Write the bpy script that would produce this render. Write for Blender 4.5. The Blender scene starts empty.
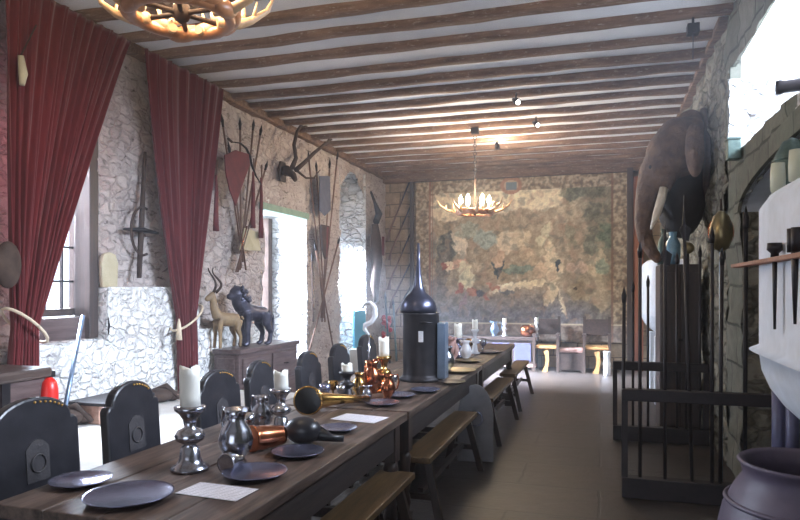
import bpy, bmesh, math, random
from mathutils import Vector, Matrix, Euler, noise
random.seed(7)
R = math.radians
C = bpy.context.scene.collection
F = 660.0; YAW = R(17.1); S_, C_ = math.sin(YAW), math.cos(YAW); H = 1.45; HV = 288.0
XL, XR, YB, ZC = -4.12, 0.967, 12.4, 3.665

def at(u, v, X=None, Y=None, Z=None, D=None):
    """point of the room seen at (u, v) that lies on the plane X=, Y= or Z="""
    a = (u-400)/F; b = (HV-v)/F
    dx, dy, dz = C_*a-S_, S_*a+C_, b
    if X is not None: t = X/dx
    elif Y is not None: t = Y/dy
    elif Z is not None: t = (Z-H)/dz
    else: t = D
    return Vector((t*dx, t*dy, H+t*dz))

# ------------------------------------------------------------------ materials
def lin(c):
    return tuple(((x/255)/12.92 if x/255 <= .04045 else ((x/255+.055)/1.055)**2.4) for x in c)+(1,)

MATS = {}
class NT:
    def __init__(s, name):
        s.m = bpy.data.materials.new(name); s.m.use_nodes = True
        s.t = s.m.node_tree; s.n = s.t.nodes; s.b = s.n['Principled BSDF']; s.out = s.n['Material Output']
        MATS[name] = s.m
    def add(s, typ, **kw):
        n = s.n.new(typ)
        for k, v in kw.items(): setattr(n, k, v)
        return n
    def link(s, a, b): s.t.links.new(a, b)
    def coord(s, scale=(1, 1, 1), rot=(0, 0, 0), kind='Object'):
        c = s.add('ShaderNodeTexCoord'); m = s.add('ShaderNodeMapping')
        m.inputs['Scale'].default_value = scale; m.inputs['Rotation'].default_value = rot
        s.link(c.outputs[kind], m.inputs['Vector']); return m.outputs[0]
    def noise(s, vec, scale, detail=4, rough=.6, dist=0):
        n = s.add('ShaderNodeTexNoise'); n.inputs['Scale'].default_value = scale
        n.inputs['Detail'].default_value = detail; n.inputs['Roughness'].default_value = rough
        n.inputs['Distortion'].default_value = dist
        if vec is not None: s.link(vec, n.inputs['Vector'])
        return n
    def ramp(s, fac, stops):
        r = s.add('ShaderNodeValToRGB'); e = r.color_ramp.elements
        while len(e) < len(stops): e.new(.5)
        for el, (p, c) in zip(e, stops): el.position = p; el.color = c
        s.link(fac, r.inputs[0]); return r.outputs[0]
    def mix(s, fac, a, b, blend='MIX'):
        m = s.add('ShaderNodeMix', data_type='RGBA', blend_type=blend)
        for sock, val in ((m.inputs[0], fac), (m.inputs[6], a), (m.inputs[7], b)):
            if hasattr(val, 'is_output'): s.link(val, sock)
            else: sock.default_value = val
        return m.outputs[2]
    def bump(s, h, strength, dist=.02, prev=None):
        b = s.add('ShaderNodeBump'); b.inputs['Strength'].default_value = strength; b.inputs['Distance'].default_value = dist
        s.link(h, b.inputs['Height'])
        if prev is not None: s.link(prev, b.inputs['Normal'])
        s.link(b.outputs[0], s.b.inputs['Normal']); return b.outputs[0]
    def base(s, c):
        if hasattr(c, 'is_output'): s.link(c, s.b.inputs['Base Color'])
        else: s.b.inputs['Base Color'].default_value = c
    def set(s, rough=.6, metal=0, spec=.5):
        s.b.inputs['Roughness'].default_value = rough; s.b.inputs['Metallic'].default_value = metal
        s.b.inputs['Specular IOR Level'].default_value = spec

def mat(name, c1, c2=None, scale=8, rough=.6, metal=0, bump=0, stretch=(1, 1, 1), spec=.5, bd=.01):
    t = NT(name); c1 = lin(c1); c2 = lin(c2) if c2 else c1
    n = t.noise(t.coord(stretch), scale, 5, .65)
    t.base(t.ramp(n.outputs[0], [(.33, c1), (.67, c2)])); t.set(rough, metal, spec)
    if bump: t.bump(n.outputs[0], bump, bd)
    return t.m

def rubble_mat(name, stones, mortar, scale=4.5, squash=(1, 1, 1.5), mort_w=.07, bump=.8, wash=None, washamt=.5, spread=(.4, .62), pits=7, pitcol=(104, 92, 88)):
    t = NT(name); v0 = t.coord(squash)
    w = t.noise(v0, 3.5, 3)
    dv = t.add('ShaderNodeVectorMath', operation='MULTIPLY_ADD')
    t.link(w.outputs['Color'], dv.inputs[0]); dv.inputs[1].default_value = (.22, .22, .22); t.link(v0, dv.inputs[2])
    ve = t.add('ShaderNodeTexVoronoi', feature='DISTANCE_TO_EDGE'); ve.inputs['Scale'].default_value = scale
    vc = t.add('ShaderNodeTexVoronoi', feature='F1'); vc.inputs['Scale'].default_value = scale
    t.link(dv.outputs[0], ve.inputs['Vector']); t.link(dv.outputs[0], vc.inputs['Vector'])
    sep = t.add('ShaderNodeSeparateColor'); t.link(vc.outputs['Color'], sep.inputs[0])
    col = t.ramp(sep.outputs[0], [(i/(len(stones)-1), lin(c)) for i, c in enumerate(stones)])
    fine = t.noise(v0, 16, 6, .75)
    col = t.mix(.75, col, t.ramp(fine.outputs[0], [(.3, (.55, .53, .52, 1)), (.55, (1, 1, 1, 1))]), 'MULTIPLY')
    edge = t.ramp(ve.outputs['Distance'], [(.0, (1, 1, 1, 1)), (mort_w, (0, 0, 0, 1))])
    col = t.mix(edge, col, lin(mortar))
    if wash:
        big = t.noise(v0, 1.3, 6, .7)
        f = t.ramp(big.outputs[0], [(spread[0], (0, 0, 0, 1)), (spread[1], (washamt,)*3+(1,))])
        col = t.mix(f, col, lin(wash))
    pit = t.noise(t.coord((1, 1, 2.2)), pits, 5, .62, .6)
    pf = t.ramp(pit.outputs[0], [(.57, (0, 0, 0, 1)), (.66, (.75, .75, .75, 1))])
    col = t.mix(pf, col, lin(pitcol))
    t.base(col); t.set(.92, 0, .15)
    hh = t.ramp(ve.outputs['Distance'], [(0, (0, 0, 0, 1)), (.16, (1, 1, 1, 1))])
    n1 = t.bump(hh, bump, .04); t.bump(fine.outputs[0], bump*.8, .03, n1)
    return t.m

def block_mat(name, c1, c2, mortar, bw, bh, axes, bump=.6, mort=.012, noise_amt=.06, dirt=(110, 105, 95)):
    t = NT(name)
    c = t.add('ShaderNodeTexCoord'); sp = t.add('ShaderNodeSeparateXYZ'); t.link(c.outputs['Object'], sp.inputs[0])
    cb = t.add('ShaderNodeCombineXYZ'); t.link(sp.outputs[axes[0]], cb.inputs[0]); t.link(sp.outputs[axes[1]], cb.inputs[1])
    w = t.noise(c.outputs['Object'], 2.5, 4)
    dv = t.add('ShaderNodeVectorMath', operation='MULTIPLY_ADD')
    t.link(w.outputs['Color'], dv.inputs[0]); dv.inputs[1].default_value = (noise_amt,)*3; t.link(cb.outputs[0], dv.inputs[2])
    br = t.add('ShaderNodeTexBrick'); t.link(dv.outputs[0], br.inputs['Vector'])
    br.inputs['Scale'].default_value = 1; br.inputs['Brick Width'].default_value = bw; br.inputs['Row Height'].default_value = bh
    br.inputs['Mortar Size'].default_value = mort; br.inputs['Mortar Smooth'].default_value = .3
    br.inputs['Color1'].default_value = lin(c1); br.inputs['Color2'].default_value = lin(c2); br.inputs['Mortar'].default_value = lin(mortar)
    fine = t.noise(c.outputs['Object'], 9, 7, .75)
    col = t.mix(.7, br.outputs[0], t.ramp(fine.outputs[0], [(.32, (.4, .4, .4, 1)), (.62, (1, 1, 1, 1))]), 'MULTIPLY')
    big = t.noise(c.outputs['Object'], 1.1, 5, .7)
    col = t.mix(t.ramp(big.outputs[0], [(.42, (0, 0, 0, 1)), (.7, (.6, .6, .6, 1))]), col, lin(dirt))
    t.base(col); t.set(.85, 0, .25)
    inv = t.add('ShaderNodeMath', operation='SUBTRACT'); inv.inputs[0].default_value = 1; t.link(br.outputs['Fac'], inv.inputs[1])
    n1 = t.bump(inv.outputs[0], bump, .02); t.bump(fine.outputs[0], bump*.7, .03, n1)
    return t

rubble_mat('rubble_left', [(190, 174, 168), (200, 186, 180), (176, 160, 154), (206, 194, 188), (188, 170, 164)], (176, 162, 156), 8, (1, 1, 1.5), .07, .6, wash=(200, 190, 186), washamt=.8, spread=(.40, .66), pits=8)
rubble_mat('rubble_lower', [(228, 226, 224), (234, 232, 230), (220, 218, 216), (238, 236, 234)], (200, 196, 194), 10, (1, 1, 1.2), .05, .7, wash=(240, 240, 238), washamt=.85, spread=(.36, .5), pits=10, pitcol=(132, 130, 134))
rubble_mat('rubble_right', [(124, 120, 106), (150, 144, 130), (104, 100, 90), (158, 152, 136)], (88, 84, 76), 4.5, (1, 1, 1.5), .07, 1.0, wash=(190, 186, 172), washamt=.35)
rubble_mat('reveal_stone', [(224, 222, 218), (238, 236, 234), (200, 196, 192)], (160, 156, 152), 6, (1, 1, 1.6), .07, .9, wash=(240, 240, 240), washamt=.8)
block_mat('back_stone', (190, 164, 134), (164, 140, 116), (116, 98, 82), .42, .24, (0, 2))
block_mat('pillar_stone', (140, 138, 126), (116, 114, 104), (76, 74, 68), .55, .30, (1, 2), dirt=(106, 114, 102))
fl = block_mat('flagstone', (72, 62, 56), (61, 54, 50), (44, 39, 37), 1.15, .62, (0, 1), .35, .010, .05, (60, 55, 54)); fl.set(.42, 0, .5)
mat('dais_stone', (196, 192, 186), (216, 214, 210), 5, .8, bump=.4)
mat('plaster_ceiling', (214, 214, 216), (226, 226, 226), 3, .9, bump=.2)
mat('plaster_hood', (222, 228, 238), (198, 202, 208), 4, .85, bump=.35)
mat('green_paint', (150, 176, 156), (128, 152, 136), 6, .6)
def beam_mat():
    t = NT('beam_wood'); v = t.coord((.6, 4, 4)); n = t.noise(v, 4, 6, .7)
    col = t.ramp(n.outputs[0], [(.3, lin((78, 60, 50))), (.55, lin((120, 94, 78))), (.75, lin((142, 116, 96)))])
    f = t.noise(t.coord((2.5, 9, 9)), 5, 6, .8)
    col = t.mix(t.ramp(f.outputs[0], [(.56, (0, 0, 0, 1)), (.66, (.7, .7, .7, 1))]), col, lin((178, 166, 154)))
    t.base(col); t.set(.8, 0, .25); t.bump(n.outputs[0], .6, .03)
beam_mat()
def wood(name, c1, c2, axis=1, rough=.5, bump=.3):
    st = [9, 9, 9]; st[axis] = .9
    return mat(name, c1, c2, 3.2, rough, 0, bump, tuple(st))
wood('table_wood', (52, 40, 34), (112, 94, 84), 1, .45)
wood('apron_wood', (44, 38, 38), (62, 52, 48), 1, .55)
wood('bench_wood', (88, 68, 46), (120, 94, 62), 1, .45)
wood('dark_oak', (52, 42, 40), (78, 64, 58), 1, .4)
wood('dark_oak_upright', (48, 38, 36), (72, 56, 48), 2, .45)
wood('red_wood', (128, 74, 52), (150, 92, 66), 2, .5)
wood('spear_wood', (92, 66, 56), (124, 92, 76), 2, .55)
wood('chest_wood', (70, 56, 56), (104, 88, 86), 1, .35)
mat('black_leather', (30, 30, 35), (42, 41, 46), 14, .33, bump=.15)
mat('emblem_brown', (50, 48, 52), (64, 60, 62), 30, .5, bump=.4)
mat('brass_nail', (196, 152, 84), None, 5, .3, 1)
mat('pewter', (196, 198, 206), (150, 150, 160), 9, .2, 1)
mat('dull_pewter', (150, 152, 178), (104, 104, 124), 6, .24, .8)
mat('dark_steel', (84, 86, 104), (62, 62, 76), 6, .3, .8)
mat('black_iron', (36, 34, 38), (54, 50, 52), 10, .45, .6)
mat('iron_rack', (34, 28, 32), (50, 42, 44), 10, .5, .2)
mat('copper', (196, 124, 88), (160, 92, 62), 7, .22, 1)
mat('brass', (206, 164, 96), (160, 120, 66), 7, .22, 1)
mat('old_bronze', (120, 104, 74), (150, 136, 100), 5, .3, .8)
mat('wax', (236, 232, 220), (246, 244, 236), 5, .45, spec=.4)
mat('wick', (30, 26, 24), None, 5, .8)
mat('tan_leather', (176, 130, 78), (150, 108, 64), 7, .55, bump=.2)
mat('maroon_cloth', (106, 36, 40), (82, 28, 34), 10, .8, bump=.2)
mat('navy_cloth', (70, 76, 96), (90, 92, 108), 10, .8)
mat('red_plastic', (206, 40, 34), None, 5, .35)
mat('white_glaze', (226, 226, 230), (204, 206, 214), 6, .25)
mat('blue_metal', (110, 130, 156), (130, 150, 176), 6, .35, .7)
mat('sky_blue_board', (104, 176, 206), None, 5, .6)
mat('pink_cloth', (196, 160, 152), (176, 138, 132), 12, .85)
mat('blue_panel', (84, 86, 120), (70, 70, 98), 6, .4)
mat('wicker', (204, 168, 150), (178, 140, 120), 30, .8, bump=.5)
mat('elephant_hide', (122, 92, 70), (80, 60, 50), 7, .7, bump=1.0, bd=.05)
mat('neck_shade', (46, 42, 44), (34, 32, 34), 7, .8, bump=.6)  # dark tone paints in the shade below the elephant's jaw
mat('ivory', (226, 212, 190), (206, 190, 166), 5, .35)
mat('bone_dark', (58, 46, 42), (82, 68, 60), 8, .75, bump=.3, spec=.15)
mat('antler', (206, 172, 132), (170, 130, 92), 8, .5, bump=.3)
mat('chandelier_hide', (176, 118, 76), (130, 82, 54), 8, .4, bump=.4)
mat('statue_bronze', (62, 62, 76), (92, 90, 104), 14, .35, .6, bump=.6)
mat('carved_wood', (150, 126, 92), (112, 92, 70), 9, .6, bump=.4)
mat('plaque_tan', (190, 180, 152), (164, 152, 122), 5, .6)
mat('clay_pot', (78, 70, 88), (96, 86, 102), 7, .5, bump=.25)
mat('cord', (206, 190, 166), None, 20, .8)
mat('cream_ceramic', (206, 206, 182), (188, 188, 164), 7, .4)
mat('green_bronze', (66, 84, 80), (92, 108, 100), 18, .5, .4, bump=.6)
mat('grey_shield', (112, 108, 112), (132, 128, 130), 6, .5)
mat('mouth_dark', (14, 12, 12), None, 5, .8)
mat('glass_blue', (130, 170, 190), (90, 120, 140), 5, .15)
def curtain_mat():
    t = NT('curtain_red'); n = t.noise(t.coord((14, 14, .6)), 3, 4)
    t.base(t.ramp(n.outputs[0], [(.3, lin((86, 32, 36))), (.7, lin((108, 40, 42)))])); t.set(.85, 0, .2)
    t.b.inputs['Sheen Weight'].default_value = .25
    tr = t.add('ShaderNodeBsdfTranslucent'); tr.inputs[0].default_value = lin((150, 44, 60))
    mx = t.add('ShaderNodeMixShader'); mx.inputs[0].default_value = .10
    t.link(t.b.outputs[0], mx.inputs[1]); t.link(tr.outputs[0], mx.inputs[2]); t.link(mx.outputs[0], t.out.inputs[0])
curtain_mat()
def glass_mat():
    t = NT('window_glass'); tr = t.add('ShaderNodeBsdfTransparent'); tr.inputs[0].default_value = (.95, .97, 1, 1)
    g = t.add('ShaderNodeBsdfGlossy'); g.inputs['Roughness'].default_value = .05
    mx = t.add('ShaderNodeMixShader'); mx.inputs[0].default_value = .06
    t.link(tr.outputs[0], mx.inputs[1]); t.link(g.outputs[0], mx.inputs[2]); t.link(mx.outputs[0], t.out.inputs[0])
glass_mat()
def emit(name, col, s):
    t = NT(name); t.b.inputs['Emission Color'].default_value = col; t.b.inputs['Emission Strength'].default_value = s
    t.base(col); return t
emit('bulb_glow', (1, .80, .52, 1), 60); emit('spot_glow', (1, .95, .88, 1), 10)
def paper_mat():
    t = NT('printed_paper'); w = t.add('ShaderNodeTexWave', wave_type='BANDS', bands_direction='Y')
    t.link(t.coord((1, 1, 1)), w.inputs[0]); w.inputs['Scale'].default_value = 22; w.inputs['Distortion'].default_value = 0
    n = t.noise(t.coord((60, 4, 1)), 2, 3)
    f = t.ramp(w.outputs['Fac'], [(.55, (0, 0, 0, 1)), (.75, (1, 1, 1, 1))]); f2 = t.ramp(n.outputs[0], [(.4, (0, 0, 0, 1)), (.5, (.5, .5, .5, 1))])
    fm = t.mix(1.0, f, f2, 'MULTIPLY')
    t.base(t.mix(fm, lin((232, 230, 238)), lin((120, 118, 130)))); t.set(.6)
paper_mat()
def vc_mat(name, rough=.9):
    t = NT(name); a = t.add('ShaderNodeAttribute', attribute_name='Col')
    n = t.noise(t.coord(), 26, 5, .8)
    t.base(t.mix(.55, a.outputs['Color'], t.ramp(n.outputs[0], [(.3, (.72, .72, .72, 1)), (.62, (1.1, 1.08, 1.06, 1))]), 'MULTIPLY')); t.set(rough, 0, .1)
    w = t.noise(t.coord((1, 1, 1)), 120, 2); t.bump(w.outputs[0], .3, .004)
vc_mat('tapestry_weave')

# ------------------------------------------------------------------ mesh helpers
class MB:
    def __init__(s): s.v = []; s.f = []; s.smooth = []
    def addv(s, vs, fs, sm=False, M=None):
        o = len(s.v)
        s.v += [tuple((M @ Vector(p)) if M is not None else p) for p in vs]
        for f in fs: s.f.append(tuple(i+o for i in f)); s.smooth.append(sm)
        return s
    def box(s, a, b, M=None):
        x0, y0, z0 = a; x1, y1, z1 = b
        vs = [(x0,y0,z0),(x1,y0,z0),(x1,y1,z0),(x0,y1,z0),(x0,y0,z1),(x1,y0,z1),(x1,y1,z1),(x0,y1,z1)]
        return s.addv(vs, [(0,3,2,1),(4,5,6,7),(0,1,5,4),(1,2,6,5),(2,3,7,6),(3,0,4,7)], False, M)
    def bar(s, p, q, w, h, up=(0,0,1)):
        p, q = Vector(p), Vector(q); d = q-p; L = d.length; d.normalize()
        u = Vector(up); 
        if abs(d.dot(u)) > .95: u = Vector((0,1,0))
        x = d.cross(u).normalized(); z = x.cross(d)
        M = Matrix(((x.x, d.x, z.x, p.x), (x.y, d.y, z.y, p.y), (x.z, d.z, z.z, p.z), (0,0,0,1)))
        return s.box((-w/2, 0, -h/2), (w/2, L, h/2), M)
    def tube(s, pts, rad, n=10, caps=True, flat=1.0):
        pts = [Vector(p) for p in pts]
        if not isinstance(rad, (list, tuple)): rad = [rad]*len(pts)
        t0 = (pts[1]-pts[0]).normalized(); ref = Vector((0,0,1)) if abs(t0.z) < .9 else Vector((1,0,0))
        x = t0.cross(ref).normalized(); vs = []
        for i, p in enumerate(pts):
            t = (pts[min(i+1, len(pts)-1)]-pts[max(i-1, 0)]).normalized()
            x = (x-t*x.dot(t)).normalized(); y = t.cross(x)
            for k in range(n):
                a = 2*math.pi*k/n; vs.append(p+x*math.cos(a)*rad[i]+y*math.sin(a)*rad[i]*flat)
        fs = [(i*n+k, i*n+(k+1)%n, (i+1)*n+(k+1)%n, (i+1)*n+k) for i in range(len(pts)-1) for k in range(n)]
        s.addv(vs, fs, True)
        if caps:
            o = len(s.v)-len(vs)
            s.f.append(tuple(o+k for k in reversed(range(n)))); s.f.append(tuple(o+(len(pts)-1)*n+k for k in range(n))); s.smooth += [False, False]
        return s
    def lathe(s, prof, n=24, M=None):
        vs = []; fs = []
        for r, z in prof:
            for k in range(n):
                a = 2*math.pi*k/n; vs.append((r*math.cos(a), r*math.sin(a), z))
        for i in range(len(prof)-1):
            for k in range(n): fs.append((i*n+k, i*n+(k+1)%n, (i+1)*n+(k+1)%n, (i+1)*n+k))
        s.addv(vs, fs, True, M)
        o = len(s.v)-len(vs)
        if prof[0][0] > 1e-4: s.f.append(tuple(o+k for k in reversed(range(n)))); s.smooth.append(False)
        if prof[-1][0] > 1e-4: s.f.append(tuple(o+(len(prof)-1)*n+k for k in range(n))); s.smooth.append(False)
        return s
    def ball(s, c, r, n=16, m=10, M=None):
        if not isinstance(r, (tuple, list)): r = (r, r, r)
        vs = []; fs = []
        for i in range(m+1):
            th = math.pi*i/m
            for k in range(n):
                a = 2*math.pi*k/n
                vs.append((c[0]+r[0]*math.sin(th)*math.cos(a), c[1]+r[1]*math.sin(th)*math.sin(a), c[2]-r[2]*math.cos(th)))
        for i in range(m):
            for k in range(n): fs.append((i*n+k, i*n+(k+1)%n, (i+1)*n+(k+1)%n, (i+1)*n+k))
        return s.addv(vs, fs, True, M)
    def torus(s, c, R0, r, M=None, n=16, m=8, sx=1.0):
        vs = []; fs = []
        for i in range(n):
            a = 2*math.pi*i/n
            for k in range(m):
                b = 2*math.pi*k/m; rr = R0+r*math.cos(b)
                vs.append((c[0]+rr*math.cos(a)*sx, c[1]+rr*math.sin(a), c[2]+r*math.sin(b)))
        for i in range(n):
            for k in range(m): fs.append((i*m+k, ((i+1)%n)*m+k, ((i+1)%n)*m+(k+1)%m, i*m+(k+1)%m))
        return s.addv(vs, fs, True, M)
    def prism(s, outline, thick, M=None, sm=False):
        """outline in (a, b) extruded along the third axis from 0 to thick; local axes a=x, b=z, depth=y"""
        n = len(outline)
        vs = [(a, 0, b) for a, b in outline]+[(a, thick, b) for a, b in outline]
        fs = [tuple(range(n)), tuple(reversed(range(n, 2*n)))]+[(i, i+n, (i+1)%n+n, (i+1)%n) for i in range(n)]
        return s.addv(vs, fs, sm, M)
    def build(s, name, material, parent=None, bevel=0, loc=None):
        me = bpy.data.meshes.new(name); me.from_pydata(s.v, [], s.f)
        for p, sm in zip(me.polygons, s.smooth): p.use_smooth = sm
        bm = bmesh.new(); bm.from_mesh(me); bmesh.ops.remove_doubles(bm, verts=bm.verts, dist=1e-6)
        bmesh.ops.recalc_face_normals(bm, faces=bm.faces); bm.to_mesh(me); bm.free()
        me.materials.append(MATS[material]); o = bpy.data.objects.new(name, me); C.objects.link(o)
        if parent is not None: o.parent = parent
        if loc is not None: o.location = loc
        if bevel:
            m = o.modifiers.new('bevel', 'BEVEL'); m.width = bevel; m.segments = 2; m.limit_method = 'ANGLE'
        return o

def T(loc=(0,0,0), rz=0, rx=0, ry=0, sc=1):
    return Matrix.Translation(loc) @ Euler((rx, ry, rz)).to_matrix().to_4x4() @ Matrix.Scale(sc, 4)
def tag(o, label, cat, group=None, kind=None):
    if label: o['label'] = label
    if cat: o['category'] = cat
    if group: o['group'] = group
    if kind: o['kind'] = kind
    return o
def empty(name, loc, label, cat, group=None, rz=0, rot=None):
    o = bpy.data.objects.new(name, None); C.objects.link(o); o.empty_display_size = .1
    o.location = loc; o.rotation_euler = rot if rot else (0, 0, rz)
    return tag(o, label, cat, group)
def struct(name, mb, m, bevel=0, parent=None, loc=None):
    o = mb.build(name, m, parent, bevel, loc)
    if parent is None: o['kind'] = 'structure'
    return o
def copy_tree(o, parent=None):
    c = o.copy(); C.objects.link(c); c.parent = parent
    for ch in list(o.children): copy_tree(ch, c)
    return c
def aim(p, q):
    """matrix that puts local +Z from p towards q"""
    d = (Vector(q)-Vector(p)); return Matrix.Translation(p) @ d.to_track_quat('Z', 'Y').to_matrix().to_4x4()

# ------------------------------------------------------------------ room shell
def wall_grid(origin, du, dv, nu, nv, normal, amp=.03, hole=None, seed=0, step=None):
    o = Vector(origin); du = Vector(du); dv = Vector(dv); nrm = Vector(normal); m = MB(); idx = {}
    vs = []; fs = []
    def vid(i, j):
        if (i, j) not in idx:
            p = o+du*(i/nu)+dv*(j/nv)
            q = p*2.3+Vector((seed, 0, 0))
            h = noise.fractal(q, 1.0, 2.0, 4)*amp + (noise.noise(p*7+Vector((0, seed, 0))))*amp*.5
            idx[(i, j)] = len(vs); vs.append(tuple(p+nrm*h))
        return idx[(i, j)]
    for i in range(nu):
        for j in range(nv):
            c = o+du*((i+.5)/nu)+dv*((j+.5)/nv)
            if hole and hole(c): continue
            fs.append((vid(i, j), vid(i+1, j), vid(i+1, j+1), vid(i, j+1)))
    m.addv(vs, fs, True); return m

# floor, ceiling
struct('floor', MB().box((-5.2, -3, -.15), (2.4, 12.6, 0)), 'flagstone')
struct('ceiling', MB().box((-5.2, -3, ZC), (1.14, 12.6, ZC+.15)), 'plaster_ceiling')
# beams
ys = [.7, 1.2, 1.68, 2.12, 2.58, 3.02, 3.48, 3.92, 4.36, 4.84, 5.27, 5.72, 6.24, 6.68, 7.08, 7.49, 7.92, 8.36, 8.8, 9.26, 9.72, 10.2, 10.66, 11.12, 11.58, 12.0]
for k, y in enumerate(ys):
    m = MB(); N = 60; w = random.uniform(.055, .07); hgt = random.uniform(.05, .07); vs = []; fs = []
    for i in range(N+1):
        x = XL+.0+(XR-XL)*i/N
        n1 = noise.noise(Vector((x*3, y*5, 0)))*.016; n2 = noise.noise(Vector((x*3, y*5, 7)))*.016; n3 = noise.noise(Vector((x*2, y*3, 3)))*.015
        n4 = noise.noise(Vector((x*1.1, y*3, 31)))*.03
        vs += [(x, y-w+n1+n4, ZC+.02), (x, y-w*.95+n1+n4, ZC-hgt+.02+n3), (x, y-w*.7+n1+n4, ZC-hgt+n3), (x, y+w*.7+n2+n4, ZC-hgt+n3), (x, y+w*.95+n2+n4, ZC-hgt+.02+n3), (x, y+w+n2+n4, ZC+.02)]
    for i in range(N):
        for j in range(5): a = i*6+j; fs.append((a, a+1, a+7, a+6))
    m.addv(vs, fs, True); struct('trim_%d' % (k+1), m, 'beam_wood')
struct('trim_40', MB().box((XL-.02, -3, 3.57), (XL+.09, YB, 3.66)), 'beam_wood', .01)
struct('trim_41', MB().box((XL, YB-.16, 3.50), (XR, YB+.02, 3.66)), 'beam_wood', .01)
struct('trim_42', MB().box((XR-.07, 5.9, 3.60), (XR+.03, YB, 3.66)), 'beam_wood', .01)

# left wall and its embrasures
def lhole(c):
    y, z = c.y, c.z
    if 3.86 < y < 4.6 and 1.02 < z < 2.95: return True
    if 7.46 < y < 8.72 and .45 < z < 2.5: return True
    if 10.05+.1*noise.noise(Vector((0, 0, z*4))) < y < 11.2 and .3 < z < 3.45-(1-math.sin(math.pi*min(max((y-10.05)/1.15, 0), 1)))*.35: return True
    return False
struct('wall_left', wall_grid((XL, -3, 0), (0, 15.4, 0), (0, 0, ZC), 260, 64, (1, 0, 0), .045, lhole, 3), 'rubble_left')
struct('wall_left_plinth', wall_grid((XL+.11, 1.2, 0), (0, 6.1, 0), (0, 0, 1.02), 110, 20, (1, 0, 0), .05, None, 9), 'rubble_lower')
pl = wall_grid((XL+.11, 4.62, 1.0), (0, 1.35, 0), (0, 0, .46), 26, 10, (1, 0, 0), .04, None, 9)
pl.box((XL-.02, 4.62, 1.40), (XL+.10, 5.97, 1.455)); pl.box((XL-.02, 4.615, 1.0), (XL+.10, 4.63, 1.45))
pl.box((XL-.02, 1.2, .985), (XL+.10, 7.3, 1.012))
struct('wall_left_ledge', pl, 'rubble_lower')
def reveal(name, y0, y1, z0, z1, xo, m='reveal_stone'):
    struct(name+'_far', wall_grid((XL+.03, y1, z0-.05), (xo-XL-.06, 0, 0), (0, 0, z1-z0+.1), 20, 50, (0, -1, 0), .035, None, 5), m)
    struct(name+'_near', wall_grid((XL+.0, y0, z0-.05), (xo-XL-.03, 0, 0), (0, 0, z1-z0+.1), 14, 30, (0, 1, 0), .02, None, 6), m)
    struct(name+'_sill', MB().box((xo-.05, y0-.02, z0-.12), (XL-.0, y1+.02, z0)), m)
    struct(name+'_head', MB().box((xo-.05, y0-.02, z1), (XL-.02, y1+.02, z1+.12)), m)
reveal('wall_left_reveal_first', 3.86, 4.6, 1.02, 2.95, -4.36)
reveal('wall_left_reveal_second', 7.46, 8.72, .45, 2.5, -4.82)
reveal('wall_left_reveal_third', 10.05, 11.2, .3, 3.45, -4.78)
# windows
def window(n, x, y0, y1, z0, z1, ny, nz, fm, fw=.06, thick=.07):
    fr = MB()
    fr.box((x-thick/2, y0, z0), (x+thick/2, y0+fw, z1)).box((x-thick/2, y1-fw, z0), (x+thick/2, y1, z1))
    fr.box((x-thick/2, y0, z0), (x+thick/2, y1, z0+fw)).box((x-thick/2, y0, z1-fw), (x+thick/2, y1, z1))
    w = struct('window_%d' % n, fr, fm)
    MB().box((x-.006, y0+fw*.8, z0+fw*.8), (x+.006, y1-fw*.8, z1-fw*.8)).build('window_pane', 'window_glass', w)
    lt = MB()
    for k in range(1, ny): yy = y0+(y1-y0)*k/ny; lt.box((x-.012, yy-.008, z0+fw*.5), (x+.012, yy+.008, z1-fw*.5))
    for k in range(1, nz): zz = z0+(z1-z0)*k/nz; lt.box((x-.012, y0+fw*.5, zz-.008), (x+.012, y1-fw*.5, zz+.008))
    lt.build('glazing_bars', 'black_iron', w)
    return w
w1 = window(1, -4.29, 3.87, 4.58, 1.22, 2.93, 4, 6, 'dark_oak_upright')
struct('trim_43', MB().box((-4.33, 3.86, 1.02), (-4.14, 4.6, 1.21)), 'chest_wood')
struct('trim_44', MB().box((-4.25, 4.50, 1.03), (-4.09, 4.60, 2.93)), 'dark_oak_upright', .006)     # timber lining of the far jamb
w2 = window(2, -4.80, 7.48, 8.70, .47, 2.48, 2, 3, 'white_glaze', .07)
struct('trim_45', MB().box((-4.74, 8.56, .46), (-4.62, 8.68, 2.46)), 'bone_dark', .01)
w3 = window(3, -4.76, 10.06, 11.18, .4, 2.45, 3, 5, 'white_glaze', .06)
struct('wall_left_infill', MB().box((-4.82, 10.0, 2.45), (-4.70, 11.22, 3.55)), 'reveal_stone')
struct('trim_46', MB().box((XL-.2, 7.40, 2.44), (XL+.05, 8.76, 2.53)), 'green_paint', .008)

# dais under the first windows
struct('floor_dais', MB().box((XL+.02, .6, 0), (-2.72, 5.92, .42)), 'dais_stone', .015)

# back wall
struct('wall_back', wall_grid((XL-.3, YB, 0), (5.9, 0, 0), (0, 0, ZC), 90, 56, (0, -1, 0), .02, None, 1), 'back_stone')

# unseen wall added behind the camera to dim sky fill; opening admits some
struct('wall_near', MB().box((-5.2, -3.2, -.1), (-2.6, -3, ZC)).box((0.2, -3.2, -.1), (2.4, -3, ZC)).box((-2.6, -3.2, 2.5), (.2, -3, ZC)), 'rubble_left')

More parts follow.
